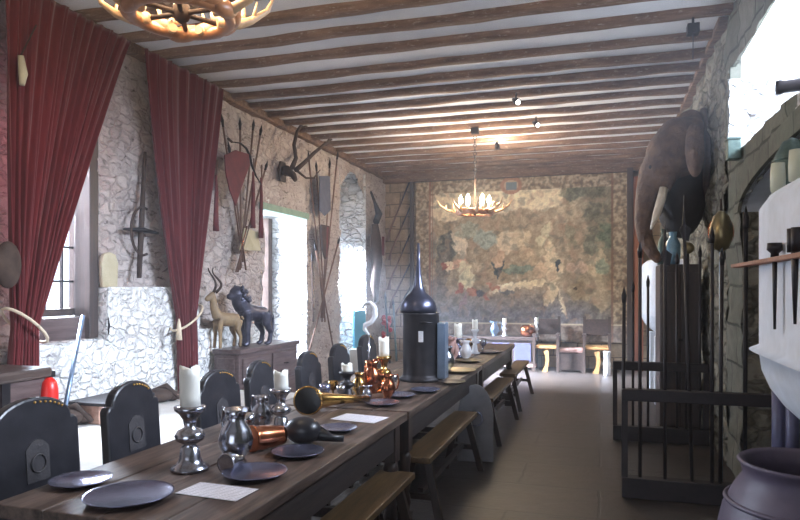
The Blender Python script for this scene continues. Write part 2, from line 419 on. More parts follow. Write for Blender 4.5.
# right wall
def rhole(c):
    y, z = c.y, c.z
    if 2.2 < y < 5.83 and 2.48 < z < 3.14: return True
    if 1.8 < y < 5.3:
        s = (y-3.55)/1.75
        if z < 2.0+.24*math.sqrt(max(0, 1-s*s)): return True
    return False
struct('wall_right', wall_grid((XR, -3, 0), (0, 8.95, 0), (0, 0, ZC), 190, 80, (-1, 0, 0), .03, rhole, 12), 'pillar_stone')
struct('wall_right_far', wall_grid((XR, 5.95, 0), (0, 6.6, 0), (0, 0, ZC), 130, 70, (-1, 0, 0), .05, None, 13), 'rubble_right')
m = wall_grid((XR-.01, 5.84, 2.40), (1.3, 0, 0), (0, 0, .73), 26, 14, (0, -1, 0), .025, None, 4)
struct('wall_right_reveal_window', m, 'reveal_stone')
struct('wall_right_sill', MB().box((XR+.01, 1.8, 2.36), (2.3, 5.86, 2.47)), 'reveal_stone')
struct('window_4', MB().box((1.55, 2.2, 2.48), (1.60, 2.26, 3.66)).box((1.55, 5.76, 2.48), (1.60, 5.83, 3.14)).box((1.55, 2.2, 2.47), (1.60, 5.8, 2.51)), 'white_glaze')
MB().box((1.57, 2.24, 2.5), (1.58, 5.78, 3.66)).build('window_pane', 'window_glass', bpy.data.objects['window_4'])
# niche behind the right wall
struct('wall_niche_back', wall_grid((1.75, 1.2, 0), (0, 4.5, 0), (0, 0, 2.36), 60, 36, (-1, 0, 0), .03, None, 15), 'pillar_stone')
struct('wall_niche_far', wall_grid((XR, 5.3, 0), (.85, 0, 0), (0, 0, 2.36), 16, 40, (0, -1, 0), .02, None, 16), 'rubble_right')
nm = MB(); prof = []
for k in range(21):
    a = math.pi*k/20; prof.append((3.55-1.75*math.cos(a), 2.0+.24*math.sin(a)))
vs = [(XR-.01, y, z) for y, z in prof]+[(1.8, y, z) for y, z in prof]
nm.addv(vs, [(i, i+1, i+22, i+21) for i in range(20)], True); struct('wall_niche_vault', nm, 'plaster_hood')
am = MB(); ring = []
for k in range(21):
    a = math.pi*k/20; ring.append((3.55-1.75*math.cos(a), 2.0+.24*math.sin(a), 3.55-1.9*math.cos(a), 2.0+.36*math.sin(a)))
vs = []
for a, b, c, d in ring: vs += [(XR-.035, a, b), (XR-.035, c, d), (XR+.02, a, b), (XR+.02, c, d)]
am.addv(vs, [f for i in range(20) for f in ((4*i, 4*i+4, 4*i+5, 4*i+1), (4*i, 4*i+2, 4*i+6, 4*i+4), (4*i+1, 4*i+5, 4*i+7, 4*i+3))])
struct('trim_47', am, 'pillar_stone')
# pair of slim wall shafts under the niche
struct('trim_48', MB().tube([(1.0, 4.4, 0), (1.0, 4.4, 1.0)], .042, 14).tube([(1.04, 4.28, 0), (1.04, 4.28, 1.0)], .036, 14).box((.94, 4.2, 1.0), (1.3, 4.5, 1.06)), 'blue_panel')

struct('wall_right_core', MB().box((XR+.06, 5.36, -.1), (2.4, YB+.3, 2.40)).box((XR+.06, 5.88, 2.3), (2.4, YB+.3, 3.12)).box((XR+.06, 6.4, 3.1), (XR+.16, YB+.3, ZC+.1)).box((XR+.02, 5.9, 3.12), (XR+.1, 6.5, ZC+.1)), 'pillar_stone')
struct('wall_right_lintel', MB().box((XR+.035, -3, 3.24), (XR+.06, 5.9, ZC+.1)).box((XR+.04, -3, -.1), (XR+.3, 1.75, ZC)).box((1.8, -3, -.1), (2.0, 5.4, 2.36)), 'pillar_stone')
struct('wall_left_core', MB().box((-4.9, -3, -.1), (XL-.08, 3.84, ZC+.1)).box((-4.36, 4.62, -.1), (XL-.08, 6.9, ZC+.1)).box((-4.9, 6.9, -.1), (XL-.08, 7.42, ZC+.1)).box((-4.9, 8.77, -.1), (XL-.08, 9.98, ZC+.1)).box((-4.9, 11.26, -.1), (XL-.08, YB+.3, ZC+.1)).box((-4.36, 3.84, 2.97), (XL-.08, 4.62, ZC+.1)).box((-4.36, 3.84, -.1), (XL-.08, 4.62, .98)).box((-4.9, 7.42, -.1), (XL-.08, 8.77, .4)).box((-4.9, 7.42, 2.55), (XL-.08, 8.77, ZC+.1)).box((-4.9, 9.98, -.1), (XL-.08, 11.26, .25)).box((-4.9, 9.98, 3.5), (XL-.08, 11.26, ZC+.1)), 'rubble_left')

# ------------------------------------------------------------------ tapestry
def tapestry():
    a = at(415, 300, Y=YB-.12); b = at(632, 300, Y=YB-.12)
    x0, x1 = a.x, b.x; z1 = 3.5; z0 = at(520, 335, Y=YB-.12).z-.1
    rnd = random.Random(3); nu, nv = 300, 230
    def ell(u, v, cu, cv, ru, rv, ang=0):
        du, dv = u-cu, v-cv; ca, sa = math.cos(ang), math.sin(ang)
        p, q = (du*ca+dv*sa)/ru, (-du*sa+dv*ca)/rv
        return p*p+q*q < 1
    shapes = [  # cu, cv, ru, rv, angle, colour : figures woven in the cloth, in photo units
        (452,196,22,16,0,(214,194,158)),(500,190,30,16,0,(220,204,168)),(545,192,22,13,0,(216,198,160)),(575,188,10,9,.5,(150,140,110)),
        (592,186,20,26,0,(112,112,92)),(600,205,10,40,0,(118,112,90)),(612,215,9,36,0,(130,120,96)),(575,205,18,9,-.4,(176,156,124)),
        (428,206,9,22,0,(196,174,142)),(450,240,10,16,.3,(96,98,92)),(445,262,8,20,.2,(120,112,100)),(463,236,7,15,-.3,(206,186,156)),
        (470,222,14,8,0,(150,150,128)),(490,232,12,9,.2,(150,160,146)),(512,236,10,12,0,(198,178,146)),
        (451,259,7,5,0,(216,190,154)),(446,259,2.5,5,0,(166,96,80)),(462,257,9,4,-.4,(200,150,120)),(471,273,9,10,.2,(204,192,152)),(468,262,6,8,-.2,(196,184,146)),
        (463,283,3,6,.5,(166,92,76)),(467,296,2.2,10,.5,(150,120,120)),(477,286,5,3,.3,(170,104,84)),(486,288,5,2,.1,(90,90,100)),(491,291,2,5,-.4,(168,98,80)),
        (505,262,2.5,9,.4,(62,76,86)),(500,264,2,8,-.3,(70,84,92)),(504,252,5,9,.1,(190,156,124)),(520,265,13,3,0,(112,128,112)),(530,262,14,3,.1,(122,136,118)),
        (507,282,14,3,-.35,(210,196,164)),(512,286,8,2.5,.1,(96,104,110)),(520,280,14,3,-.3,(206,186,150)),(498,281,8,2,.4,(170,110,90)),(538,278,14,3.5,-.15,(206,188,148)),
        (535,248,10,10,0,(176,150,116)),(548,240,8,12,.5,(160,142,110)),(555,255,6,18,0,(206,184,144)),(560,262,8,12,0,(196,172,134)),(562,260,2,6,.1,(66,78,92)),
        (558,285,4,12,.05,(204,182,142)),(567,298,2,12,-.25,(206,186,150)),(552,290,3,10,.2,(196,170,132)),(550,228,5,12,.5,(190,178,140)),(570,222,8,5,0,(166,134,104)),
        (580,250,9,18,0,(166,142,112)),(583,262,12,5,0,(180,150,124)),(600,255,8,22,0,(178,156,120)),(594,240,7,10,0,(120,118,98)),(608,232,8,12,0,(106,116,92)),(604,262,6,7,0,(140,146,118)),
        (585,284,14,10,0,(160,140,108)),(588,284,9,7,0,(150,128,100)),(579,283,2,2.5,0,(84,70,60)),(604,290,9,14,0,(168,146,116)),(575,232,5,12,-.2,(142,132,104)),(545,265,7,8,0,(190,160,124)),
        (525,232,10,8,.3,(186,166,132)),(432,240,6,16,.1,(136,128,112)),(425,262,7,20,0,(128,120,110)),(437,285,12,12,0,(122,112,104)),(482,262,7,7,0,(176,156,128)),(488,270,10,4,.4,(150,128,104)),
    ]
    vs = []; cols = []
    for j in range(nv+1):
        for i in range(nu+1):
            s, t = i/nu, j/nv
            x = x0+(x1-x0)*s; z = z0+(z1-z0)*t
            y = YB-.10+.012*math.sin(s*31+2*math.sin(t*3))+.01*math.sin(s*13+1)
            vs.append((x, y, z))
            u = 415+217*s; v = 335-165*t
            P = Vector((u*.05, v*.05, 0))
            wu = u+3.5*noise.noise(P*3.2)+1.5*noise.noise(P*9); wv = v+3.5*noise.noise(P*3.2+Vector((9, 2, 0)))+1.5*noise.noise(P*9+Vector((5, 5, 5)))
            # ground: golden centre, greener right, blue-grey foot
            base = Vector((168, 146, 116))
            k = min(max((v-278)/30, 0), 1); base = base.lerp(Vector((124, 120, 124)), k)
            k = min(max((u-580)/50, 0), 1); base = base.lerp(Vector((134, 122, 98)), k)
            if v < 186+6*noise.noise(Vector((u*.12, 0, 4))): base = Vector((150, 126, 104))
            c = base
            for (cu, cv, ru, rv, an, col) in shapes:
                du, dv = wu-cu, wv-cv; ca, sa = math.cos(an), math.sin(an)
                p_, q_ = (du*ca+dv*sa)/ru, (-du*sa+dv*ca)/rv; dd = p_*p_+q_*q_
                if dd < 1.25: c = c.lerp(Vector(col)*1.05, .9*min(1, max(0, (1.25-dd)/.35)))
            # leafy mottling in several soft scales
            n = noise.fractal(Vector((u*.16, v*.16, 1)), .8, 2.1, 5)
            amp = 24 if not (186 < v < 215 and u < 570) else 16
            c = c+Vector((1, .95, .82))*(n*amp+16*noise.noise(Vector((u*.7, v*.7, 8)))+12*noise.noise(Vector((wu*.38, wv*.38, 18)))+4)
            n2 = noise.noise(Vector((wu*.13, wv*.17, 12)))
            c = c.lerp(Vector((112, 110, 98)), .4*min(1, max(0, (n2-.12)*4)))
            n3 = noise.noise(Vector((wu*.15+9, wv*.12, 22)))
            c = c.lerp(Vector((188, 148, 118)), .4*min(1, max(0, (n3-.15)*4)))
            # border bands
            bl, brr, bt, bb = u-415, 632-u, v-170, 335-v
            edge = min(bl, brr*.85)
            if edge < 15 or bt < 13 or bb < 17:
                q = noise.fractal(Vector((u*.22, v*.22, 30)), .8, 2.2, 4)
                c = Vector((148, 124, 100)).lerp(Vector((190, 168, 136)), min(1, max(0, .5+1.6*q)))
                c = c.lerp(Vector((104, 96, 84)), .45*min(1, max(0, noise.noise(Vector((u*.3, v*.3, 2)))*3)))
                if bb < 17: c = c.lerp(Vector((132, 120, 128)), .4)
            if abs(bl-16) < 1.2 or abs(bl-19) < .5: c = c.lerp(Vector((160, 104, 84)), .7)
            if abs(bb-17) < .8: c = Vector((196, 182, 150))
            if abs(brr-18) < 1: c = c.lerp(Vector((140, 96, 76)), .6)
            if ell(u, v, 516, 178, 11, 9): c = c.lerp(Vector((180, 124, 100)), .8)
            if ell(u, v, 516, 178, 7.5, 5.5): c = Vector((190, 160, 130))
            if abs(u-516) < 5.5 and abs(v-178.5) < 4: c = Vector((122, 138, 144))
            cols.append(lin([min(max(((q_-(c.x+c.y+c.z)/3)*.85+((c.x+c.y+c.z)/3-130)*1.3+124), 8), 250) for q_ in c]))
    fs = [(j*(nu+1)+i, j*(nu+1)+i+1, (j+1)*(nu+1)+i+1, (j+1)*(nu+1)+i) for j in range(nv) for i in range(nu)]
    m = MB(); m.addv(vs, fs, True)
    me = bpy.data.meshes.new('tapestry'); me.from_pydata(m.v, [], m.f)
    ca = me.color_attributes.new('Col', 'FLOAT_COLOR', 'POINT')
    for i, c in enumerate(cols): ca.data[i].color = c
    for p in me.polygons: p.use_smooth = True
    me.materials.append(MATS['tapestry_weave'])
    root = empty('tapestry', ((x0+x1)/2, YB-.1, z0), 'huge faded woven tapestry with figures and trees covering the back wall', 'tapestry')
    o = bpy.data.objects.new('woven_panel', me); C.objects.link(o); o.parent = root; o.location = -Vector(root.location)
    sm = o.modifiers.new('solid', 'SOLIDIFY'); sm.thickness = .008
    MB().tube([(x0-root.location.x-.05, -.01, z1-z0+.01), (x1-root.location.x+.05, -.01, z1-z0+.01)], .022, 10).build('hanging_rod', 'dark_oak', root)
    return x0, x1, z0
tx0, tx1, tz0 = tapestry()

# timber posts beside the tapestry
def post(name, u, v0, v1, Y, w, mname, label, cat='post'):
    p = at(u, v1, Y=Y); q = at(u, v0, Y=Y)
    o = MB().box((-w/2, -w/2, 0), (w/2, w/2, q.z-p.z)).build(name, mname, None, .006, loc=(p.x, Y, p.z))
    return tag(o, label, cat)
post('timber_post', 412, 176, 366, YB-.12, .07, 'dark_oak_upright', 'slim dark upright post at the left edge of the tapestry')
post('timber_post', 630, 168, 366, YB-.16, .10, 'dark_oak_upright', 'dark square post at the right edge of the tapestry')
p_ = at(638, 300, Y=YB-.2)
tag(MB().box((-.09, -.02, 0), (.09, .02, 3.4)).build('timber_board', 'red_wood', None, .004, loc=(p_.x, YB-.16, 0)), 'reddish brown upright board between the tapestry and the elephant head', 'board')

# ------------------------------------------------------------------ curtains
def curtain(name, label, X, top_l, top_r, tie, bot, ztop, ztie, zbot, folds, rexp=1.15, slant=.1):
    """top_l.. are Y ranges; gathered to tie range at ztie, hanging to bot range at zbot"""
    root = empty(name, (X, (tie[0]+tie[1])/2, zbot), label, 'curtain', 'red curtains of the left wall')
    m = MB(); nu, nv = 150, 70; vs = []
    for j in range(nv+1):
        t = j/nv; z = ztop+(zbot-ztop)*t; tt = (ztop-ztie)/(ztop-zbot)
        if t < tt:
            q = t/tt; e = q**1.35; ya = top_l+(tie[0]-top_l)*e; yb = top_r+(tie[1]-top_r)*(q**rexp)
        else:
            q = (t-tt)/(1-tt); e = math.sin(q*math.pi/2); ya = tie[0]+(bot[0]-tie[0])*e; yb = tie[1]+(bot[1]-tie[1])*e
        wdt = yb-ya; full = top_r-top_l
        A = .022+.03*(1-wdt/full)
        if abs(t-tt) < .02: A *= .75
        for i in range(nu+1):
            s = i/nu; ph = s*folds*2*math.pi+1.2*math.sin(s*9)+.5*math.sin(t*4+s*5)
            A2 = A*(.55+.5*noise.noise(Vector((s*7, t*1.5, X*3))))
            vs.append((X+A2*math.sin(ph)+.012*math.sin(ph*2.3+t*3), ya+wdt*(s+.25/folds/2*math.cos(ph)), z))
    m.addv(vs, [(j*(nu+1)+i, j*(nu+1)+i+1, (j+1)*(nu+1)+i+1, (j+1)*(nu+1)+i) for j in range(nv) for i in range(nu)], True)
    o = m.build('drape', 'curtain_red', root, loc=-Vector(root.location)); s = o.modifiers.new('s', 'SOLIDIFY'); s.thickness = .006
    L = root.location
    yc = (tie[0]+tie[1])/2
    pts = []
    for k in range(17):
        a = 2*math.pi*k/16; pts.append((X-L.x+.12*math.cos(a), yc-L.y+((tie[1]-tie[0])/2+.05)*math.sin(a), ztie-L.z+slant*math.sin(a)))
    MB().tube(pts, .011, 8).build('tie_cord', 'cord', root)
    return root
def yat(u, X): return at(u, 300, X=X).y
XC = -3.93
zt1 = 1.45+(HV-315)/F*at(28, 300, X=XC).y/.79
curtain('window_curtain', 'wide red curtain nearest the camera, swept aside before the leaded window', XC, yat(3, XC), yat(130, XC), (yat(12, XC), yat(38, XC)), (yat(6, XC), yat(38, XC)), 3.60, 1.18, .44, 10, .92, -.13)
curtain('window_curtain', 'narrower red curtain tied at the waist, behind the tallest candle', XC, yat(143, XC), yat(222, XC), (yat(177, XC), yat(196, XC)), (yat(179, XC), yat(197, XC)), 3.60, 1.16, .44, 7, 1.0, .12)
# pale loose tie end of second curtain is the cord tassel
p = at(179, 325, X=XC+.14); 
tag(MB().lathe([(.004, .2), (.016, .16), (.03, 0), (.0, -.0)], 12).build('cord_tassel', 'cord', None, loc=(p.x, p.y, p.z-.14)), 'pale tassel hanging from the cord of the narrower curtain', 'tassel')

# ------------------------------------------------------------------ tables
TX0, TX1 = -1.90, -1.05; TZ = .75
def table(y0, y1, label):
    root = empty('refectory_table', ((TX0+TX1)/2, (y0+y1)/2, 0), label, 'table', 'long oak tables set end to end')
    hx, L = (TX1-TX0)/2, (y1-y0)/2
    m = MB(); nb = 4
    for k in range(nb):
        a = -hx+2*hx*k/nb; b = -hx+2*hx*(k+1)/nb
        m.box((a+.002, -L+random.uniform(0, .012), TZ-.045), (b-.002, L-random.uniform(0, .01), TZ))
    m.build('tabletop', 'table_wood', root, .005)
    for sx in (-1, 1):
        MB().box((sx*(hx-.05)-.015, -L+.1, TZ-.19), (sx*(hx-.05)+.015, L-.1, TZ-.046)).build('apron', 'apron_wood', root)
    for sy in (-1, 1):
        MB().box((-hx+.05, sy*(L-.1)-.015, TZ-.19), (hx-.05, sy*(L-.1)+.015, TZ-.046)).build('apron', 'apron_wood', root)
        for sx in (-1, 1):
            x, y = sx*(hx-.065), sy*(L-.12)
            MB().box((x-.04, y-.04, TZ-.25), (x+.04, y+.04, TZ-.047)).box((x-.04, y-.04, 0), (x+.04, y+.04, .14)).lathe([(.03, .14), (.042, .2), (.03, .26), (.036, .4), (.042, .46), (.03, .5)], 14, T((x, y, 0))).build('leg', 'dark_oak_upright', root)
        MB().box((-hx+.06, sy*(L-.12)-.02, .06), (hx-.06, sy*(L-.12)+.02, .12)).build('stretcher', 'dark_oak', root)
    MB().box((-.03, -L+.14, .06), (.03, L-.14, .12)).build('stretcher', 'dark_oak', root)
    return root
table(1.65, 3.57, 'near oak refectory table carrying the tallest candle and the pewter plates')
table(3.585, 6.0, 'middle oak refectory table carrying the black domed vessel')
table(6.015, 8.3, 'far oak refectory table carrying the small far candlesticks')

# ------------------------------------------------------------------ benches
def bench(x, y0, y1, h, w, label):
    root = empty('bench', (x, (y0+y1)/2, 0), label, 'bench', 'wooden benches beside the long tables')
    L = (y1-y0)/2
    MB().box((-w/2, -L, h-.035), (w/2, L, h)).build('seat', 'bench_wood', root, .006)
    for sy in (-1, 1):
        y = sy*(L-.14)
        for sx in (-1, 1):
            MB().bar((sx*w*.22, y, h-.036), (sx*(w*.22+.10), y+sy*.05, 0), .045, .035, (0, 1, 0)).build('leg', 'dark_oak_upright', root)
        MB().bar((-w*.22-.06, y+sy*.028, .19), (w*.22+.06, y+sy*.028, .19), .03, .035).build('cross_rail', 'dark_oak', root)
    MB().bar((0, -L+.14, .21), (0, L-.14, .21), .03, .035).build('stretcher', 'dark_oak', root)
BX = -1.075
bench(BX, 1.35, 3.45, .45, .20, 'nearest wooden bench, cut off by the bottom of the photo')
bench(BX+.01, 3.75, 5.28, .45, .19, 'second bench from the camera, in front of the grey round shield')
bench(BX+.03, 5.95, 7.42, .45, .19, 'third bench from the camera, beside the far table')
bench(BX+.01, 7.72, 9.25, .45, .19, 'farthest bench, ending before the back wall')

# shield leaning under the table
p = at(467, 449, Z=0)
root = empty('leaning_shield', (-1.02, 5.45, 0), 'grey round-topped shield leaning on the floor behind the second bench', 'shield', rz=R(8))
ol = [(-.15, 0), (.15, 0), (.15, .3)]+[(.15*math.cos(a), .36+.28*math.sin(a)) for a in [math.pi*k/14 for k in range(15)]]+[(-.15, .3)]
MB().prism(ol, .02, T((0, 0, 0), rx=R(-8))).build('shield_board', 'grey_shield', root, .006)
MB().torus((0, 0, 0), .06, .006, T((0, -.01, .36), rx=R(82))).build('rim_ring', 'dull_pewter', root)

# ------------------------------------------------------------------ chairs
def arch_outline(w, z0, zs, z1):
    hw = w/2; pts = [(-hw, z0), (hw, z0), (hw, zs), (hw-.015, zs+.02)]
    for k in range(13):
        a = math.pi*k/12; pts.append(((hw-.035)*math.cos(a), zs+.02+(z1-zs-.02)*math.sin(a)))
    pts += [(-hw+.015, zs+.02), (-hw, zs)]
    return pts
def chair(loc, rz, w, h, label):
    root = empty('high_backed_chair', loc, label, 'chair', 'black leather chairs along the window side of the tables', rz=rz)
    # faces local +x
    Mb = T((-.05, 0, 0), rz=R(90))
    tilt = Matrix.Translation((0, 0, .45)) @ Matrix.Rotation(R(-4), 4, 'Y') @ Matrix.Translation((0, 0, -.45))
    MB().prism(arch_outline(w, .40, h-.12, h), .05, tilt @ Mb).build('backrest', 'black_leather', root, .012)
    em = MB().prism([(-.055, h-.33), (.055, h-.33), (.055, h-.2), (.03, h-.175), (0, h-.165), (-.03, h-.175), (-.055, h-.2)], .006, tilt @ T((-.046, 0, 0), rz=R(90)))
    em.torus((0, 0, 0), .035, .004, tilt @ T((-.043, 0, h-.26), ry=R(90)), 14, 6)
    em.build('emblem', 'emblem_brown', root)
    nails = MB()
    for k in range(7):
        a = math.pi*(k+4)/20*1.0; nails.ball((-.049, (w/2-.055)*math.cos(a), h-.1+.08*math.sin(a)), .006, 6, 4, tilt)
    nails.build('nail_trim', 'brass_nail', root)
    MB().box((-.04, -w/2, .40), (.34, w/2, .46)).build('seat', 'black_leather', root, .015)
    for sy in (-1, 1):
        MB().box((-.085, sy*(w/2-.025)-.02, 0), (-.045, sy*(w/2-.025)+.02, .42)).build('leg', 'dark_oak_upright', root)
        MB().box((.29, sy*(w/2-.025)-.02, 0), (.33, sy*(w/2-.025)+.02, .40)).build('leg', 'dark_oak_upright', root)
        MB().box((-.05, sy*(w/2-.025)-.01, .14), (.30, sy*(w/2-.025)+.01, .18)).build('side_rail', 'dark_oak', root)
for (u, h, w, x, lab) in [(30, 1.02, .44, -2.07, 'nearest black leather chair, cut off by the left edge of the photo'),
                    (130, 1.01, .37, -2.07, 'second black leather chair, standing alone against the bright floor'),
                    (216, .975, .40, -2.07, 'third black leather chair, directly behind the pewter jug'),
                    (259, .98, .35, -2.07, 'fourth black leather chair, in front of the tall chest'),
                    (307, .97, .36, -2.07, 'fifth black leather chair, right of the short candle'),
                    (338, .98, .36, -2.07, 'sixth black leather chair, before the last bright window'),
                    (366, 1.01, .38, -2.07, 'farthest black leather chair, left of the black domed vessel')]:
    y = at(u, 400, X=x-.11).y
    chair((x, y, 0), R(random.uniform(-3, 3)), w, h, lab)

# ------------------------------------------------------------------ things on the tables
def on_table(u, v): p = at(u, v, Z=TZ); return (p.x, p.y, TZ+.001)
def candlestick(loc, h, ch, cr, label, m='pewter', wide=1.0):
    root = empty('candlestick', loc, label, 'candlestick', 'candlesticks on the tables')
    k = wide
    MB().lathe([(.0, 0), (.062*k, 0), (.064*k, .012), (.045*k, .022), (.035*k, .05*h/.25), (.03*k, .09*h/.25), (.018*k, .10*h/.25), (.045*k, .118*h/.25), (.05*k, .135*h/.25), (.04*k, .155*h/.25), (.018*k, .168*h/.25), (.024*k, .2*h/.25), (.036*k, .222*h/.25), (.05*k, .235*h/.25), (.052*k, h), (.0, h)], 28).build('stem', m, root)
    c = MB(); n = 20; vs = []; zb = h+.001
    for j in range(5):
        for i in range(n):
            a = 2*math.pi*i/n; r = cr*(1+.04*math.sin(3*a+j)); z = zb+ch*j/4
            if j == 4: z += .006*math.sin(2*a)+.004*math.sin(5*a)
            vs.append((r*math.cos(a), r*math.sin(a), z))
    fs = [(j*n+i, j*n+(i+1)%n, (j+1)*n+(i+1)%n, (j+1)*n+i) for j in range(4) for i in range(n)]
    vs.append((0, 0, zb+ch-.012)); fs += [(4*n+i, 4*n+(i+1)%n, 5*n) for i in range(n)]; fs.append(tuple(reversed(range(n))))
    c.addv(vs, fs, True)
    co = c.build('candle', 'wax', root)
    MB().tube([(0, 0, zb+ch-.014), (.002, 0, zb+ch+.006)], .0025, 6).build('wick', 'wick', co)
    return root
candlestick(on_table(190, 470), .245, .150, .038, 'big pewter candlestick with the tallest white candle, nearest the camera', 'pewter', 1.15)
candlestick(on_table(281, 434), .215, .085, .034, 'pewter candlestick with a short burnt white candle before the chest')
candlestick(on_table(347, 399), .17, .05, .034, 'candlestick with a stub of white candle near the last bright window', 'black_iron')
candlestick(on_table(384, 392), .24, .125, .034, 'candlestick with a broad white candle left of the black domed vessel', 'brass')
candlestick(on_table(458, 358), .2, .14, .04, 'candlestick with a plain white candle right of the black domed vessel', 'dull_pewter')
candlestick(on_table(475, 354), .26, .10, .03, 'slender bright silver candlestick on the far table', 'white_glaze', .8)

def plate(u, v, r, label, m='dull_pewter'):
    o = MB().lathe([(.0, 0), (r*.62, 0), (r*.66, .004), (r*.95, .014), (r, .017), (r, .021), (r*.95, .019), (r*.66, .009), (.0, .007)], 36).build('plate', m, None, loc=on_table(u, v))
    return tag(o, label, 'plate', 'metal plates on the tables')
plate(129, 499, .143, 'largest pewter plate at the near end of the table')
plate(81, 484, .105, 'pewter plate between the nearest chair and the largest plate')
plate(255, 476, .12, 'pewter plate right of the printed sheet, in front of the pewter jug')
plate(298, 455, .11, 'dull plate in front of the dark leather flask')
plate(338, 431, .095, 'plate with bluish shine just behind the dark leather flask')
plate(382, 405, .105, 'dark plate beside the far end of the brass horn')
plate(400, 397, .10, 'dark plate at the foot of the black domed vessel, left')
plate(425, 392, .10, 'dark plate at the foot of the black domed vessel, by the table edge')
plate(458, 372, .15, 'wide bronze tray right of the black domed vessel', 'old_bronze')
plate(468, 362, .13, 'brown plate behind the wide bronze tray', 'old_bronze')
plate(488, 353, .16, 'plate nearest the far end of the table', 'dull_pewter')
plate(452, 384, .10, 'small dark plate at the table edge before the bronze tray', 'black_iron')

def sheet(pts, label):
    q = [at(u, v, Z=TZ+.004) for u, v in pts]; c = sum(q, Vector())/4
    ex = (q[2]-q[1]); ang = math.atan2(ex.y, ex.x); L = ex.length; W = (q[1]-q[0]).length
    o = MB().box((-L/2, -W/2, 0), (L/2, W/2, .0015)).build('printed_sheet', 'printed_paper', None, loc=(c.x, c.y, TZ+.0015)); o.rotation_euler.z = ang
    return tag(o, label, 'paper', 'printed sheets lying on the table')
sheet([(173, 491), (204, 481), (262, 488), (231, 504)], 'white printed sheet beside the tallest candle')
sheet([(333, 419), (345, 413), (387, 417), (375, 423)], 'white printed sheet farther along, beside the brass horn')

# pewter jug with spout
def jug(loc, s, m, label, name='jug', hm=None, rz=0, rot=None):
    root = empty(name, loc, label, 'jug', 'metal jugs on the tables', rz=rz, rot=rot)
    MB().lathe([(0, 0), (.045*s, 0), (.05*s, .01*s), (.035*s, .025*s), (.07*s, .07*s), (.078*s, .11*s), (.065*s, .16*s), (.042*s, .195*s), (.04*s, .22*s), (.058*s, .25*s), (.052*s, .25*s), (.035*s, .22*s), (.0, .19*s)], 28).build('body', m, root)
    MB().tube([(.0+.05*s, 0, .235*s), (.11*s, 0, .24*s), (.125*s, 0, .17*s), (.105*s, 0, .10*s), (.07*s, 0, .08*s)], [.008*s, .009*s, .009*s, .008*s, .007*s], 8).build('handle', hm or m, root)
    MB().tube([(-.05*s, 0, .235*s), (-.08*s, 0, .255*s)], [.02*s, .012*s], 8).build('spout', m, root)
    return root
jug(on_table(236, 464), .88, 'pewter', 'polished pewter jug right of the tallest candle', rz=R(150))
def tankard_lying(p, q, r0, r1, m, label, name):
    """open vessel lying on its side: mouth at p, foot at q"""
    p, q = Vector(p), Vector(q); L = (q-p).length
    root = empty(name, p, label, 'vessel', rot=(q-p).to_track_quat('Z', 'Y').to_euler())
    MB().lathe([(r0*.86, .004), (r0, 0), (r0*1.05, .008), (r0*.97, .02), (r0*.98, L*.3), ((r0+r1)/2*1.02, L*.6), (r1*1.05, L*.9), (r1, L), (0, L)], 28).build('body', m, root)
    MB().lathe([(0, L*.5), (r1*.6, L*.48), (r0*.78, .03), (r0*.87, .005)], 24).build('inner_hollow', 'mouth_dark', root)
    return root
a = on_table(255, 452); r = .055
t_ = tankard_lying((a[0]-.01, a[1]-.02, TZ+r+.004), (a[0]+.06, a[1]+.13, TZ+.05), r, .042, 'copper', 'copper tankard lying on its side behind the pewter jug', 'tankard')
a = on_table(238, 469)
tag(tankard_lying((a[0]+.0, a[1]-.09, TZ+.042), (a[0]+.01, a[1]-.00, TZ+.04), .038, .02, 'pewter', 'small pewter cup lying with its mouth to the camera before the jug', 'cup'), 'small pewter cup lying with its mouth to the camera before the jug', 'cup')
# brass horn with a wide dark mouth
c0 = at(308, 403, D=3.66); c0.z = TZ+.075
c1 = at(368, 399, Z=TZ+.03)
root = empty('hunting_horn', c0, 'big brass horn lying on the table, its dark mouth facing the camera', 'horn')
d = c1-c0
pts = [Vector((0, 0, 0)), Vector((-.01, .05, -.002)), Vector((.02, .11, -.015)), d*.35+Vector((-.0, .03, 0)), d*.65+Vector((0, .02, 0)), d]
MB().tube(pts, [.078, .064, .05, .034, .026, .022], 24, True).build('tube', 'brass', root)
MB().torus((0, 0, 0), .076, .007, aim((0, 0, 0), (.30, -1, .1)), 28, 8).build('rim', 'brass', root)
dd = Vector((.30, -1, .1)).normalized()
MB().lathe([(0, 0), (.072, 0), (.072, .004), (0, .004)], 28, aim(dd*.003, dd)).build('mouth', 'mouth_dark', root)
# dark flask
a = on_table(303, 444)
root = empty('leather_flask', a, 'dark leather flask lying with its neck to the right', 'flask')
MB().ball((0, 0, .062), (.085, .07, .062)).build('body', 'mouth_dark' if False else 'black_leather', root)
MB().tube([(.05, .02, .05), (.12, .045, .025), (.17, .065, .02)], [.04, .018, .015], 12).build('neck', 'black_leather', root)

